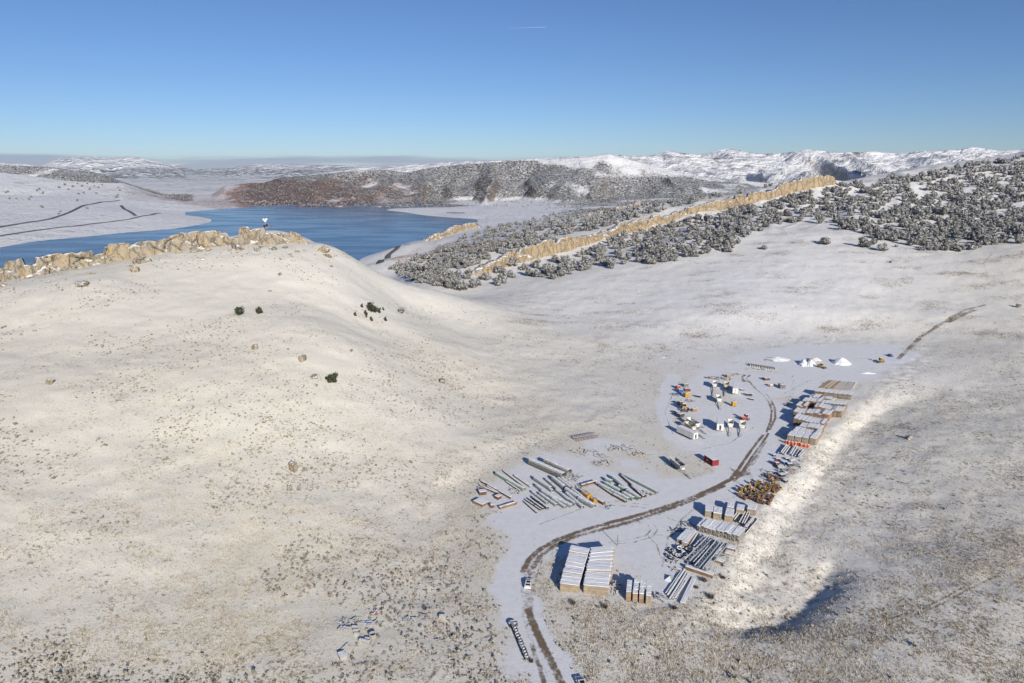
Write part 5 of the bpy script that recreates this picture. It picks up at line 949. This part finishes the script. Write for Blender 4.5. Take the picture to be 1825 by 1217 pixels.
# white car on the road
def car(p, q, label, m=M_WHITE, L=4.7, W=1.9, name='car', cat='car', pickup=False):
    d = q - p; e = thing(name, label, cat, p, math.atan2(d.y, d.x)); hw = W / 2
    prof = [(-L / 2, .42), (-L / 2, .85), (-L / 2 + .15, 1.0), (-L * .12, 1.02), (L * .2, .98), (L / 2 - .2, .82), (L / 2, .62), (L / 2, .42)]
    V = [(x, s * hw * (.97 if z > .9 else 1), z - .12) for s in (-1, 1) for x, z in prof]; n_ = len(prof); F = [tuple(range(n_)), tuple(range(2 * n_ - 1, n_ - 1, -1))] + [(i, n_ + i, n_ + (i + 1) % n_, (i + 1) % n_) for i in range(n_)]
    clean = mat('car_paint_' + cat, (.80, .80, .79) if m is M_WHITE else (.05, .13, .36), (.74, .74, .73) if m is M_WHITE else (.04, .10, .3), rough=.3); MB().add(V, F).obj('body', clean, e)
    cab = [(-L * .38, .86), (-L * .28, 1.34), (L * .06, 1.38), (L * .22, .86)] if not pickup else [(-L * .05, .86), (-L * .03, 1.5), (L * .14, 1.5), (L * .25, .86)]
    V = [(x, s * hw * (.86 if z > 1 else .95), z) for s in (-1, 1) for x, z in cab]; MB().add(V, [(0, 1, 2, 3), (7, 6, 5, 4), (0, 4, 5, 1), (1, 5, 6, 2), (2, 6, 7, 3), (3, 7, 4, 0)]).obj('cabin', clean, e)
    def pane(a, b, ins):
        (x0, z0), (x1, z1) = a, b; nx, nz = (z1 - z0), -(x1 - x0); k = math.hypot(nx, nz); nx, nz = nx / k * .012, nz / k * .012
        if nz < 0: nx, nz = -nx, -nz
        f = lambda t: (x0 + (x1 - x0) * t + nx, z0 + (z1 - z0) * t + nz); A_, B_ = f(.1), f(.92); wa, wb = hw * .84, hw * .76
        return MB().add([(A_[0], -wa, A_[1]), (A_[0], wa, A_[1]), (B_[0], wb, B_[1]), (B_[0], -wb, B_[1])], [(0, 1, 2, 3)])
    pane(cab[0], cab[1], 0).obj('rear_window', M_GLASS, e); pane(cab[3], cab[2], 0).obj('windscreen', M_GLASS, e)
    if not pickup: MB().box((-L * .11, 0, 1.374), (1.0, W * .6, .012)).obj('sunroof', M_GLASS, e)
    for s in (-1, 1):
        MB().add([(cab[0][0] + .22, s * hw * .952, .93), (cab[3][0] - .22, s * hw * .952, .93), (cab[2][0] - .05, s * hw * .882, 1.28), (cab[1][0] + .08, s * hw * .882, 1.28)], [(0, 1, 2, 3)]).obj('side_window', M_GLASS, e)
        MB().box((L / 2 - .08, s * hw * .7, .58), (.2, .34, .14)).obj('headlight', M_LIGHT, e); MB().box((-L / 2 + .02, s * hw * .75, .74), (.1, .3, .16)).obj('tail_light', M_RED, e); MB().box((L * .17, s * (hw + .08), .92), (.12, .18, .12)).obj('mirror', clean, e)
    for x in (-L * .3, L * .31):
        for s in (-1, 1): wheel(e, (x, s * (hw - .1), .34), CARW)
    return e
car(g('J', 318, 318), g('J', 332, 245), 'white car with dark windows on the muddy road bend')
car(g('P', 1036, 1221), g('P', 1018, 1180), 'dark blue car standing in for a shadow at the bottom edge right of the road', M_BLUE, 4.7, 1.9)  # car added where a dark shadow lies at the bottom edge
car(g('C', 1720, 112), g('C', 1680, 90), 'small blue pickup parked at the far yard edge', M_BLUE, 5.2, 2.0, 'pickup_truck', 'pickup', True)
# loaders and diggers
def loader(p, rz, label, s=1.0, m=M_YELLOW, name='wheel_loader', arm=True):
    e = thing(name, label, 'machine', p, rz, None, (s, s, s)); MB().box((-1.1, 0, 1.35), (2.4, 1.7, 1.1)).box((-2.2, 0, 1.2), (.3, 1.8, .9)).obj('engine_body', m, e); c = MB().box((.35, 0, 2.2), (1.3, 1.4, 1.7)).obj('cab', m, e)
    MB().box((1.01, 0, 2.4), (.03, 1.2, .9)).obj('windscreen', M_GLASS, c)
    for k in (-1, 1): MB().box((.35, k * .71, 2.4), (1.0, .03, .9)).obj('side_window', M_GLASS, c)
    MB().box((.35, 0, 3.1), (1.5, 1.6, .12)).obj('roof', M_SNOW, c)
    if arm:
        for k in (-1, 1): MB().bar((.9, k * .5, 1.5), (2.8, k * .5, .7), .22).obj('lift_arm', m, e)
        MB().add([(2.6, -1.2, .2), (2.6, 1.2, .2), (3.6, 1.2, .15), (3.6, -1.2, .15), (2.6, -1.2, 1.2), (2.6, 1.2, 1.2)], [(0, 1, 2, 3), (0, 4, 5, 1), (0, 3, 4), (1, 5, 2)]).obj('bucket', M_DARK, e)
    for x in (-1.5, 1.2):
        for k in (-1, 1): w_ = wheel(e, (x, k * .9, .62)); w_.scale = (1.2, 1.2, 1.2)
    return e
loader(g('C', 785, 268), R(-60), 'small yellow loader parked beside the far gravel piles', .95); loader(g('C', 1590, 195), R(200), 'small yellow loader at the far yard edge below the blue pickup', 1.0); loader(g('A', 540, 1010), R(-100), 'yellow loader among the scrap at the left yard edge', 1.25)
loader(g('B', 1500, 290), R(20), 'red tractor behind the rightmost dump trailer', 1.0, M_RED, 'tractor', False)
# attachments: buckets and skids
def bucket_mesh(m): return shell(1.3, .8, .0, 1.7, 1.25, 1.15, .07).box((-.7, 0, 1.25), (.18, .9, .4)).box((-.5, .35, 1.5), (.5, .12, .35)).box((-.5, -.35, 1.5), (.5, .12, .35)).mesh('bucket', m)
BK = {'yellow': bucket_mesh(mat('worn_yellow', (.42, .24, .035), (.10, .06, .03), .4, scale=.8)), 'brown': bucket_mesh(M_RUST)}; TEETH = MB(); [TEETH.box((.9, -.5 + .25 * k, 1.1), (.3, .1, .08)) for k in range(5)]; TEETHM = TEETH.mesh('tooth_bar', M_DARK); HITCH = MB().bar((-.5, 0, 1.3), (-.9, 0, 2.1), .25).bar((-.9, 0, 2.1), (-.3, 0, 2.5), .22).mesh('hitch_arm', M_YELLOW)
YB = [(360, 885), (370, 960), (435, 855), (500, 830), (565, 765), (655, 805), (680, 745), (790, 790), (715, 860), (810, 885), (850, 865), (880, 820), (940, 895), (915, 735), (950, 800), (1025, 840), (680, 960), (705, 1025), (540, 870), (620, 900), (760, 930), (470, 905), (580, 960)]
BB = [(470, 985), (540, 1000), (600, 1030), (690, 1070), (740, 1080), (830, 1090), (860, 1030), (900, 970), (980, 860), (830, 650), (880, 640), (980, 670), (640, 960), (790, 1000), (520, 940), (730, 990), (430, 1010)]
for pts, kk, col in ((YB, 'yellow', 'yellow'), (BB, 'brown', 'rust brown')):
    for i, (x, y) in enumerate(pts):
        e = thing('excavator_bucket', '%s excavator bucket in the crowded attachment rows below the muddy ruts' % col, 'bucket', g('E', x, y, .6) + Vector((0, 0, -.6)), rnd.choice((R(-60), R(120), R(30), R(-50))) + rnd.uniform(-.3, .3), '%s buckets in attachment rows' % kk); e.scale = (rnd.uniform(.9, 1.15),) * 3
        inst('bucket', BK[kk], e); inst('tooth_bar', TEETHM, e)
        if kk == 'yellow' and i % 2: inst('hitch_arm', HITCH, e)
        else: MB().box((0, 0, .55), (.9, .7, .12)).obj('snow_cap', M_SNOW, e) if i % 3 == 0 else None
def skid(sheet, x, y, s, m, label, rz=0.0, name='equipment_skid'):
    e = thing(name, label, 'equipment', g(sheet, x, y), rz); sx, sy, sz = s
    MB().box((0, 0, sz * .55 + .15), (sx, sy, sz * .8)).obj('housing', m, e); MB().box((0, -sy * .42, .08), (sx * 1.15, .16, .16)).box((0, sy * .42, .08), (sx * 1.15, .16, .16)).obj('runner', M_DARK, e); MB().cyl((sx * .2, 0, sz * .95), (sx * .2, 0, sz * 1.25), .12, 8).box((-sx * .2, 0, sz * 1.02), (sx * .3, sy * .4, sz * .15)).obj('fitting', M_DARK, e)
    c_ = inst('snow_cap', CAPS[rnd.randrange(4)], e, (0, 0, sz * .95 + .154)); c_.scale = (sx, sy, .1); c_.location.z = sz * .95 + .152; return e
for sh, x, y, s, m, l, rz in [('E', 970, 470, (1.6, 1.2, 1.6), M_RUST, 'brownish upright equipment leftmost in the scrap below the pipe rack', .3), ('E', 1045, 520, (2.6, 1.8, 1.0), M_GREEN, 'pale green box in the scrap below the pipe rack', -.2), ('E', 1100, 440, (2.2, 1.5, 1.3), M_BLUE, 'dark blue box in the scrap below the pipe rack', .5), ('E', 1180, 470, (1.8, 1.5, 1.2), M_DARK, 'black box in the scrap nearest the bank', .1), ('E', 1060, 650, (2.4, 1.6, 1.2), M_DARK, 'black machine part just above the yellow buckets', .4), ('E', 1130, 620, (1.6, 1.3, 1.0), M_CORR, 'grey machine part right of the black one above buckets', .1), ('E', 1120, 740, (1.7, 1.2, .9), M_DARK, 'black box at the bank edge right of the buckets', .6), ('E', 925, 310, (1.3, 1.0, .9), M_BLUE, 'blue and white box left of the pipe rack', .2), ('E', 1000, 375, (1.6, .9, .7), M_RED, 'red box with snow under the pipe rack', -.3), ('E', 1230, 400, (2.4, 1.2, .8), M_GALV, 'grey flat box right in the scrap below the pipe rack', .4), ('E', 1150, 370, (1.8, 1.0, .7), M_DARK, 'dark flat box under the middle of pipe rack', .2),
                              ('A', 480, 725, (2.6, 2.0, 2.1), M_BLUE, 'bright blue box in the scrap at the left yard edge', .1), ('A', 440, 665, (2.2, 1.8, 1.9), M_RED, 'red snowy box left of the bright blue one', .2), ('A', 590, 705, (3.2, 2.0, 1.9), M_RUST, 'dark red machine right of the bright blue box', -.1), ('A', 560, 630, (2.6, 1.8, 1.8), M_CORR, 'grey snowy box behind the dark red machine', .2), ('A', 580, 800, (2.8, 2.2, 2.6), M_YELLOW, 'dull yellow machine below the dark red one', .3), ('A', 480, 930, (2.6, 2.2, 2.2), M_DARK, 'dark snowy machine above the yellow loader', .5), ('A', 700, 1025, (2.4, 2.0, 1.6), M_ORANGEW, 'rusty orange machine right of the yellow loader', .2), ('A', 640, 1020, (2.0, 1.8, 1.5), M_DARK, 'dark machine between yellow loader and rusty orange one', .0), ('B', 330, 235, (3.0, 2.4, 2.0), M_DARK, 'dark snowy machine lowest of the left scrap row', .6), ('B', 270, 180, (2.2, 1.8, 1.6), M_CORR, 'grey box left of the yellow loader', .4),
                              ('A', 1345, 950, (2.0, 1.6, 2.6), M_YELLOW, 'narrow dull yellow machine alone before the far trailers', .2), ('A', 1255, 478, (2.2, 1.8, 1.6), M_ORANGEW, 'orange box behind the far trailer row', .1), ('A', 1590, 775, (3.6, 1.4, 1.2), M_DARK, 'dark low machine right of the far white box trailer', -.3), ('A', 1635, 845, (2.2, .9, .7), M_DARK, 'small dark machine part below the dark low one', -.6), ('A', 765, 800, (2.8, 1.0, 1.0), M_DARK, 'small dark cart left of the lone dump trailer', -.6), ('A', 1485, 690, (2.0, .8, .6), M_DARK, 'small dark part beside the far box trailer', .1), ('C', 250, 545, (3.0, 3.0, 2.6), M_CORR, 'grey square cabin with snowy roof right of the far scrap', .05), ('C', 45, 435, (3.4, 2.0, 1.4), M_RUST, 'rust red machine at the far yard middle', .2), ('C', 100, 520, (2.4, 1.6, 1.2), M_CREAM, 'pale scrap machine left of the grey cabin', .5), ('H', 190, 625, (2.6, 2.2, 1.3), M_RUST, 'rusty machine lump above the rusty crate', .3), ('H', 325, 665, (2.0, 1.8, 1.1), M_RUST, 'rusty machine lump at the end of the long rusty beam', .7), ('H', 275, 740, (1.4, 1.2, 1.1), M_RUST, 'small rusty block before the rusty crate', .2)]: skid(sh, x, y, s, m, l, rz)
# yellow tank in two pieces
def tank(a, b, r, label, m=M_YELLOW):
    A_, B_ = g('H', *a, r), g('H', *b, r); d = B_ - A_; L = d.length; c = (A_ + B_) / 2; e = thing('tank', label, 'tank', (c.x, c.y, 0), math.atan2(d.y, d.x))
    MB().cyl((-L / 2, 0, r + .15), (L / 2, 0, r + .15), r, 20).cyl((L / 2, 0, r + .15), (L / 2 + r * .3, 0, r + .15), r, 20, r * .6).cyl((-L / 2 - r * .3, 0, r + .15), (-L / 2, 0, r + .15), r * .6, 20, r).obj('shell', m, e)
    for x in (-L * .3, L * .3): MB().box((x, 0, .15), (.25, r * 1.6, .3)).obj('saddle', M_DARK, e)
    MB().cyl((0, 0, r * 2 + .1), (0, 0, r * 2 + .35), .25, 10).obj('hatch', M_DARK, e)
tank((1055, 612), (1108, 655), 1.15, 'big bright yellow tank between the grey and green pipes'); tank((1128, 668), (1158, 692), .85, 'small yellow tank end right of the big yellow tank')
# ---- heaps of scrap: every stick a piece of its heap
def heap(sheet, x, y, rx, ry, n_, mats, label, h=.5, name='scrap_heap', terrain=False, L=(1.2, 3.5), cat='scrap'):
    ox, oy, k = SHEETS[sheet]; p = spot(ox + x / k, oy + y / k) if terrain else g(sheet, x, y); e = thing(name, label, cat, p, 0)
    q = random.Random(int(x * 7 + y))
    for i in range(n_):
        a, d = q.uniform(0, 6.28), math.sqrt(q.random()); px, py = rx * d * math.cos(a), ry * d * math.sin(a); l, w = q.uniform(*L), q.uniform(.12, .4); z = .05 + h * (1 - d) * q.random()
        o = MB().box((0, 0, 0), (l, w, w * q.uniform(.4, 1))).obj('plank', q.choice(mats), e, (px, py, z + w * .35)); o.rotation_euler = (q.uniform(-.15, .15), q.uniform(-.12, .12), q.uniform(0, 3.14))
    return e
WM = [M_GREYW, M_BROWNW, M_GREYW, M_TAN]
for sh, x, y, rx, ry, n_, ms, l, h in [('H', 1060, 265, 6, 3.5, 26, [M_GREYW, M_RUST, M_GREYW], 'scattered rails and planks behind the pipe field', .3), ('H', 1225, 365, 4.5, 3, 24, [M_GREYW, M_BROWNW, M_CORR], 'broken timber heap above the green pipes', .8), ('H', 1390, 235, 8, 3.5, 34, WM, 'wide heap of broken planks at the back of the pipe field', .7), ('H', 1525, 290, 4.5, 2.5, 22, WM, 'small heap of broken planks near the hopper trailer', .8), ('H', 975, 490, 3.6, 3, 24, [M_CORR, M_GALV], 'grey rubble heap among the pipes', .8), ('H', 1210, 300, 3, 2, 12, WM, 'loose timber between the two broken heaps', .4),
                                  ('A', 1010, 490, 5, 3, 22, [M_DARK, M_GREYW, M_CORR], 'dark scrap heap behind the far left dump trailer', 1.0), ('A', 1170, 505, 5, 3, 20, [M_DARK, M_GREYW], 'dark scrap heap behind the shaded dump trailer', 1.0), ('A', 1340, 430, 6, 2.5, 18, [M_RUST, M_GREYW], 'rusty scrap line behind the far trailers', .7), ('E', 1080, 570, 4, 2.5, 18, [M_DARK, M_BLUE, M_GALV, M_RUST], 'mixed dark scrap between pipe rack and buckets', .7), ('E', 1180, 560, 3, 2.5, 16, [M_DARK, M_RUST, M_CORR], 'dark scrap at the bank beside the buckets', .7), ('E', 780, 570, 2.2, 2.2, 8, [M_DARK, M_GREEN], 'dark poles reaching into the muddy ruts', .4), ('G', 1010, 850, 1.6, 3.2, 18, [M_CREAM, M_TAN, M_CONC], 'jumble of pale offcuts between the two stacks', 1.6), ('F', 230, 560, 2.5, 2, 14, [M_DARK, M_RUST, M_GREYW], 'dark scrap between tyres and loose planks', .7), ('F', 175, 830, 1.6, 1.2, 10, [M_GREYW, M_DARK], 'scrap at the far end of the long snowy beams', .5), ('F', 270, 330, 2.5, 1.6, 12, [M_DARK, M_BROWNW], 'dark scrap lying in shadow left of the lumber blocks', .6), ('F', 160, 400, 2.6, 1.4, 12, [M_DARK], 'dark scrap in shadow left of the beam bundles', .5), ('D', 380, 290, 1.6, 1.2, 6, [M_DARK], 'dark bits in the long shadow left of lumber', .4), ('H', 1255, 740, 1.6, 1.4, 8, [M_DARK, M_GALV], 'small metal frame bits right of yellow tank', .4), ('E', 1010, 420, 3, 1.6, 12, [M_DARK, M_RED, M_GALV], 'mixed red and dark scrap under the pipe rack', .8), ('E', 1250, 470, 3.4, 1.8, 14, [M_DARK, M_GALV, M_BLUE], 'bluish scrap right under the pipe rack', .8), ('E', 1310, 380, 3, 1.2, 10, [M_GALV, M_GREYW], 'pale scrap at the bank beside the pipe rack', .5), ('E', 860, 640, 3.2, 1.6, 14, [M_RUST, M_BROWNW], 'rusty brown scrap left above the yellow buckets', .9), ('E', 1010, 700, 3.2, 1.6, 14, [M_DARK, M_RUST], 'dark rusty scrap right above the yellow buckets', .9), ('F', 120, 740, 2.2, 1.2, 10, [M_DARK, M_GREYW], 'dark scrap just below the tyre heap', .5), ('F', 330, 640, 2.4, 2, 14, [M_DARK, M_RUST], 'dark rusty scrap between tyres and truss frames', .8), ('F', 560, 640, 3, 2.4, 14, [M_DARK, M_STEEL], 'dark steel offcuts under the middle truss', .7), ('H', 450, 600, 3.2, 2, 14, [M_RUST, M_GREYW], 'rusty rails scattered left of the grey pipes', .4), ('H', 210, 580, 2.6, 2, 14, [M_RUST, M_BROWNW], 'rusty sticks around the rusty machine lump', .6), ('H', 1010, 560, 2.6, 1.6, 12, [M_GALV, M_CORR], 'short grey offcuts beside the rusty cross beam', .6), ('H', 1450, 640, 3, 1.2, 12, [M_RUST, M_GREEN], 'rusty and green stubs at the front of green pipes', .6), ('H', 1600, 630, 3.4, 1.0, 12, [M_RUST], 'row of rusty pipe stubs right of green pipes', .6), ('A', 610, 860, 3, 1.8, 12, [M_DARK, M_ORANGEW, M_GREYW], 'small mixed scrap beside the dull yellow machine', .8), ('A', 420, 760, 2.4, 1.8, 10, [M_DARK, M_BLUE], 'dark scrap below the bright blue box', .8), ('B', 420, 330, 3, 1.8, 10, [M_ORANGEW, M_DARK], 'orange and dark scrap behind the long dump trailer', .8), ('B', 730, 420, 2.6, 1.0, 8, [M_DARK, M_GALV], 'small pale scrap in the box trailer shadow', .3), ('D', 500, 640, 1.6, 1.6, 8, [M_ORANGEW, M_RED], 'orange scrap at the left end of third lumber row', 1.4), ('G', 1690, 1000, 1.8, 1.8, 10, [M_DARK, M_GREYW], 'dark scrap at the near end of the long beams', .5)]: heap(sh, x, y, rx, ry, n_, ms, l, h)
for x, y, rx, ry, n_, ms, l, h in [(250, 370, 2.2, 1.6, 14, [M_DARK, M_GREYW], 'dark scrap behind the bottom culvert pieces', .6), (370, 360, 1.6, 1.2, 10, [M_DARK, M_CONC], 'small dark scrap heap beside the bottom culvert pieces', .6), (600, 390, 1.5, .9, 8, [M_BLUE, M_GALV], 'blue and white scrap behind the rust brown box', .6), (1130, 340, 3.2, 1.3, 16, [M_GALV, M_CONC, M_GREYW], 'pale pipes and scrap heap right of the culvert pieces', .5), (1330, 310, 1.2, 1.6, 8, [M_BROWNW, M_DARK], 'brown scrap standing at the right end of pale heap', 1.2), (690, 250, .8, .5, 4, [M_RED, M_ORANGE], 'small red scrap beside the long white pole', .3)]: heap('I', x, y, rx, ry, n_, ms, l, h, terrain=True, L=(.8, 2.2))
# culvert and slab pieces at the bottom left
def block(x, y, s, rz, label, m=M_CONC, ring=False):
    ox, oy, k = SHEETS['I']; p = spot(ox + x / k, oy + y / k); e = thing('culvert_piece' if ring else 'concrete_block', label, 'concrete', p, rz); sx, sy, sz = s
    if ring: MB().pipe((0, 0, -.1), (0, 0, sz), sx / 2, 20, .16).obj('ring_wall', m, e)
    else: MB().box((0, 0, sz / 2), (sx, sy, sz)).obj('block_body', m, e); MB().torus((-sx * .25, 0, sz), .12, .03, 8, 4, 'X').torus((sx * .25, 0, sz), .12, .03, 8, 4, 'X').obj('lifting_loop', M_DARK, e)
for i, (x, y, s, rz) in enumerate([((240), 480, (.55, 1.9, .7), -.35), (275, 490, (.55, 1.9, .7), -.35), (310, 495, (.55, 1.9, .7), -.35), (200, 470, (.5, 1.7, .6), -.35)]): block(x, y, s, rz, 'pale concrete kerb block, %s from left in the slanted row' % ['second', 'third', 'fourth', 'first'][i])
for x, y, s, rz, l in [(400, 455, (1.6, .7, .7), -.2, 'top concrete block of the short upright row'), (412, 503, (1.5, .7, .7), 0, 'middle concrete block of the short upright row'), (425, 550, (1.5, .7, .7), -.1, 'bottom concrete block of the short upright row'), (530, 655, (3.0, .8, .9), -.3, 'long concrete block lowest among the culvert pieces'), (582, 618, (1.9, .7, .7), -.25, 'concrete block behind the long lowest one'), (1588, 318, (1.8, 1.1, .9), -.1, 'lone tan block right of the bottom scrap'), (228, 850, (1.6, 2.4, 1.0), .55, 'lone concrete block lowest in the bottom grass'), (262, 715, (.5, 2.4, .4), -.4, 'thin pale slab above the lone lowest block')]: block(x, y, s, rz, l)
block(640, 575, (1.9, 0, 1.1), 0, 'round concrete culvert ring among the blocks', ring=True)
# ---- gravel and snow piles at the far end, barriers
def pile(sheet, x, y, rx, ry, h, label, m, seed, rz=0.0, name='gravel_pile', cat='pile'):
    q = np.random.default_rng(seed); n_, k = 22, 9; V, F = [], []
    for j in range(k):
        t = j / (k - 1)
        for i in range(n_):
            a = 6.28318 * i / n_; rr = (1 - t) * (1 + .07 * q.normal()); V.append((rx * rr * math.cos(a), ry * rr * math.sin(a), h * (t ** .9) * (1 + .04 * q.normal()) - (.2 if j == 0 else 0)))
    for j in range(k - 1):
        for i in range(n_): F.append((j * n_ + i, j * n_ + (i + 1) % n_, (j + 1) * n_ + (i + 1) % n_, (j + 1) * n_ + i))
    e = tag(link(bpy.data.objects.new(name, MB().add(V, F).mesh(name, m)), None, g(sheet, x, y), rz), label, cat); return e
pile('C', 545, 215, 7.5, 3, 3.0, 'left long ridge of the snowy far gravel piles', M_SNOW, 1, R(65)); pile('C', 640, 215, 7.5, 3, 2.8, 'middle long ridge of the snowy far gravel piles', M_SNOW, 2, R(60)); pile('C', 700, 175, 4.5, 3, 2.6, 'small hind heap of the snowy far gravel piles', M_SOIL, 3)
pile('C', 1060, 205, 6, 6, 3.8, 'round white gravel cone right of the far ridges', M_SNOW, 4); pile('K', 1030, 185, 9, 5, 1.6, 'broad low snowy heap at the far yard end', M_SNOW, 5); pile('C', 1420, 345, 5, 1.5, .7, 'low thin snow heap beside the far bank', M_SNOW, 6); pile('A', 200, 160, 2.5, 2, .5, 'faint snow hump at the left yard margin', M_SNOW, 7)
heap('K', 975, 195, 4, 1.5, 12, [M_GREEN, M_YELLOW, M_GREYW], 'green and yellow scrap before the broad snowy heap', .7); heap('K', 860, 265, 7, 1.6, 18, [M_GREYW, M_CREAM], 'pale plank heap before the row of barriers', .6, L=(2, 4.5))
a, b = g('K', 800, 235), g('K', 1000, 265); BARR = MB().add([(-.4, -1.6, 0), (.4, -1.6, 0), (.4, -1.6, .3), (.12, -1.6, 1.3), (-.12, -1.6, 1.3), (-.4, -1.6, .3), (-.4, 1.6, 0), (.4, 1.6, 0), (.4, 1.6, .3), (.12, 1.6, 1.3), (-.12, 1.6, 1.3), (-.4, 1.6, .3)], [(0, 1, 2, 3, 4, 5), (11, 10, 9, 8, 7, 6)] + [(i, 6 + i, 6 + (i + 1) % 6, (i + 1) % 6) for i in range(6)]).mesh('concrete_barrier', M_CONC)
for i in range(12):
    p = a.lerp(b, i / 11); o = inst('concrete_barrier', BARR, None, p, R(8) + rnd.uniform(-.05, .05)); tag(o, 'grey concrete barrier, %s from left in the far row of barriers' % nth(i), 'barrier', 'far concrete barriers')
# tarpaulin tent
A_, B_, C_, D_ = g('F', 20, 938), g('F', 80, 885), g('F', 135, 897), g('F', 102, 972); top = (A_ + B_ + C_ + D_) / 4 + Vector((0, 0, 1.1)); e = thing('tarpaulin', 'pale teal tarpaulin peaked like a tent left of the long beams', 'tarpaulin', (top.x, top.y, 0))
c0 = Vector((top.x, top.y, 0)); MB().add([p - c0 for p in (A_, B_, C_, D_)] + [top - c0], [(0, 1, 4), (1, 2, 4), (2, 3, 4), (3, 0, 4)]).obj('sheet', M_TARP, e); MB().box((0, 0, .54), (.1, .1, 1.06)).obj('prop', M_GREYW, e)
# ---- boulders on the hillside
for px, py, r, sq, l in [(523, 838, 2.0, (.75, .8, 1.25), 'tall tan boulder with snowy top standing on left hillside'), (516, 873, 1.1, (.8, .8, 1.1), 'small tan boulder below the tall one'), (533, 874, .7, (1, .8, .6), 'tiny stone right of the small tan boulder'), (497, 845, .8, (1.1, .9, .7), 'flat stone left of the tall boulder'), (788, 682, 2.0, (1.3, .9, .75), 'rounded snowy boulder with dark left edge on the hillside'), (540, 641, 2.0, (1.2, .9, .8), 'tan boulder upper middle of the hillside'), (455, 621, 1.7, (.8, .8, 1.0), 'small tan boulder below the lone hillside trees'), (561, 672, 1.9, (1.4, .9, .45), 'flat pale boulder left of the round juniper'), (88, 684, 1.5, (1, .8, .9), 'yellowish boulder at the far left hillside'), (1620, 782, 1.6, (1, .9, .8), 'dark boulder on the right grassland')]:
    p = spot(px, py); o = inst('boulder', rock_mesh('boulder', 1, sq, int(px), M_CREST), None, p + Vector((0, 0, r * sq[2] * .35)), rnd.uniform(0, 6)); o.scale = (r, r, r); tag(o, l, 'boulder')
for px, py, r, l in [(1798, 548, 3.4, 'dark clump of brush at the right edge of the meadow')]: bush(px + 18, py, r, l, 'sagebrush', .8)
# ---- antenna station on the crest
p = Vector(at_y(474, 406, 469)); e = thing('antenna_station', 'white antenna dishes over dark solar panels on the rocky crest', 'antenna', p)
MB().cyl((0, 0, -3), (0, 0, 6.2), .12, 8).obj('mast', M_GALV, e)
for x, z in ((-.9, 5.6), (.9, 5.8), (0, 4.6)):
    dd = MB().cyl((x, -.25, z), (x, -.5, z), .25, 14, .75).obj('dish', M_WHITE, e); MB().cyl((x, -.5, z), (x, -1.0, z), .05, 6).obj('feed', M_GALV, dd)
for x, z in ((-.9, 1.2), (.7, 1.8)): MB().box((x, -.4, z), (1.4, .08, 1.7), tilt=(R(-35), 0)).obj('solar_panel', M_GLASS, e)
MB().box((2.6, 0, .5), (1.2, .8, 1.3)).obj('equipment_cabinet', M_BROWNW, e); MB().bar((-1.2, 0, -1.6), (0, 0, 4), .07).bar((1.2, 0, -1.6), (0, 0, 4), .07).obj('stay', M_GALV, e)
# ---- contrail, far above
p, q = Vector(at_y(907, 50.5, 60000)), Vector(at_y(972, 48, 60000)); o = MB().cyl(p, q, 2, 8, 6).obj('contrail', M_SNOW); tag(o, 'thin white aircraft contrail high in the blue sky', 'contrail')
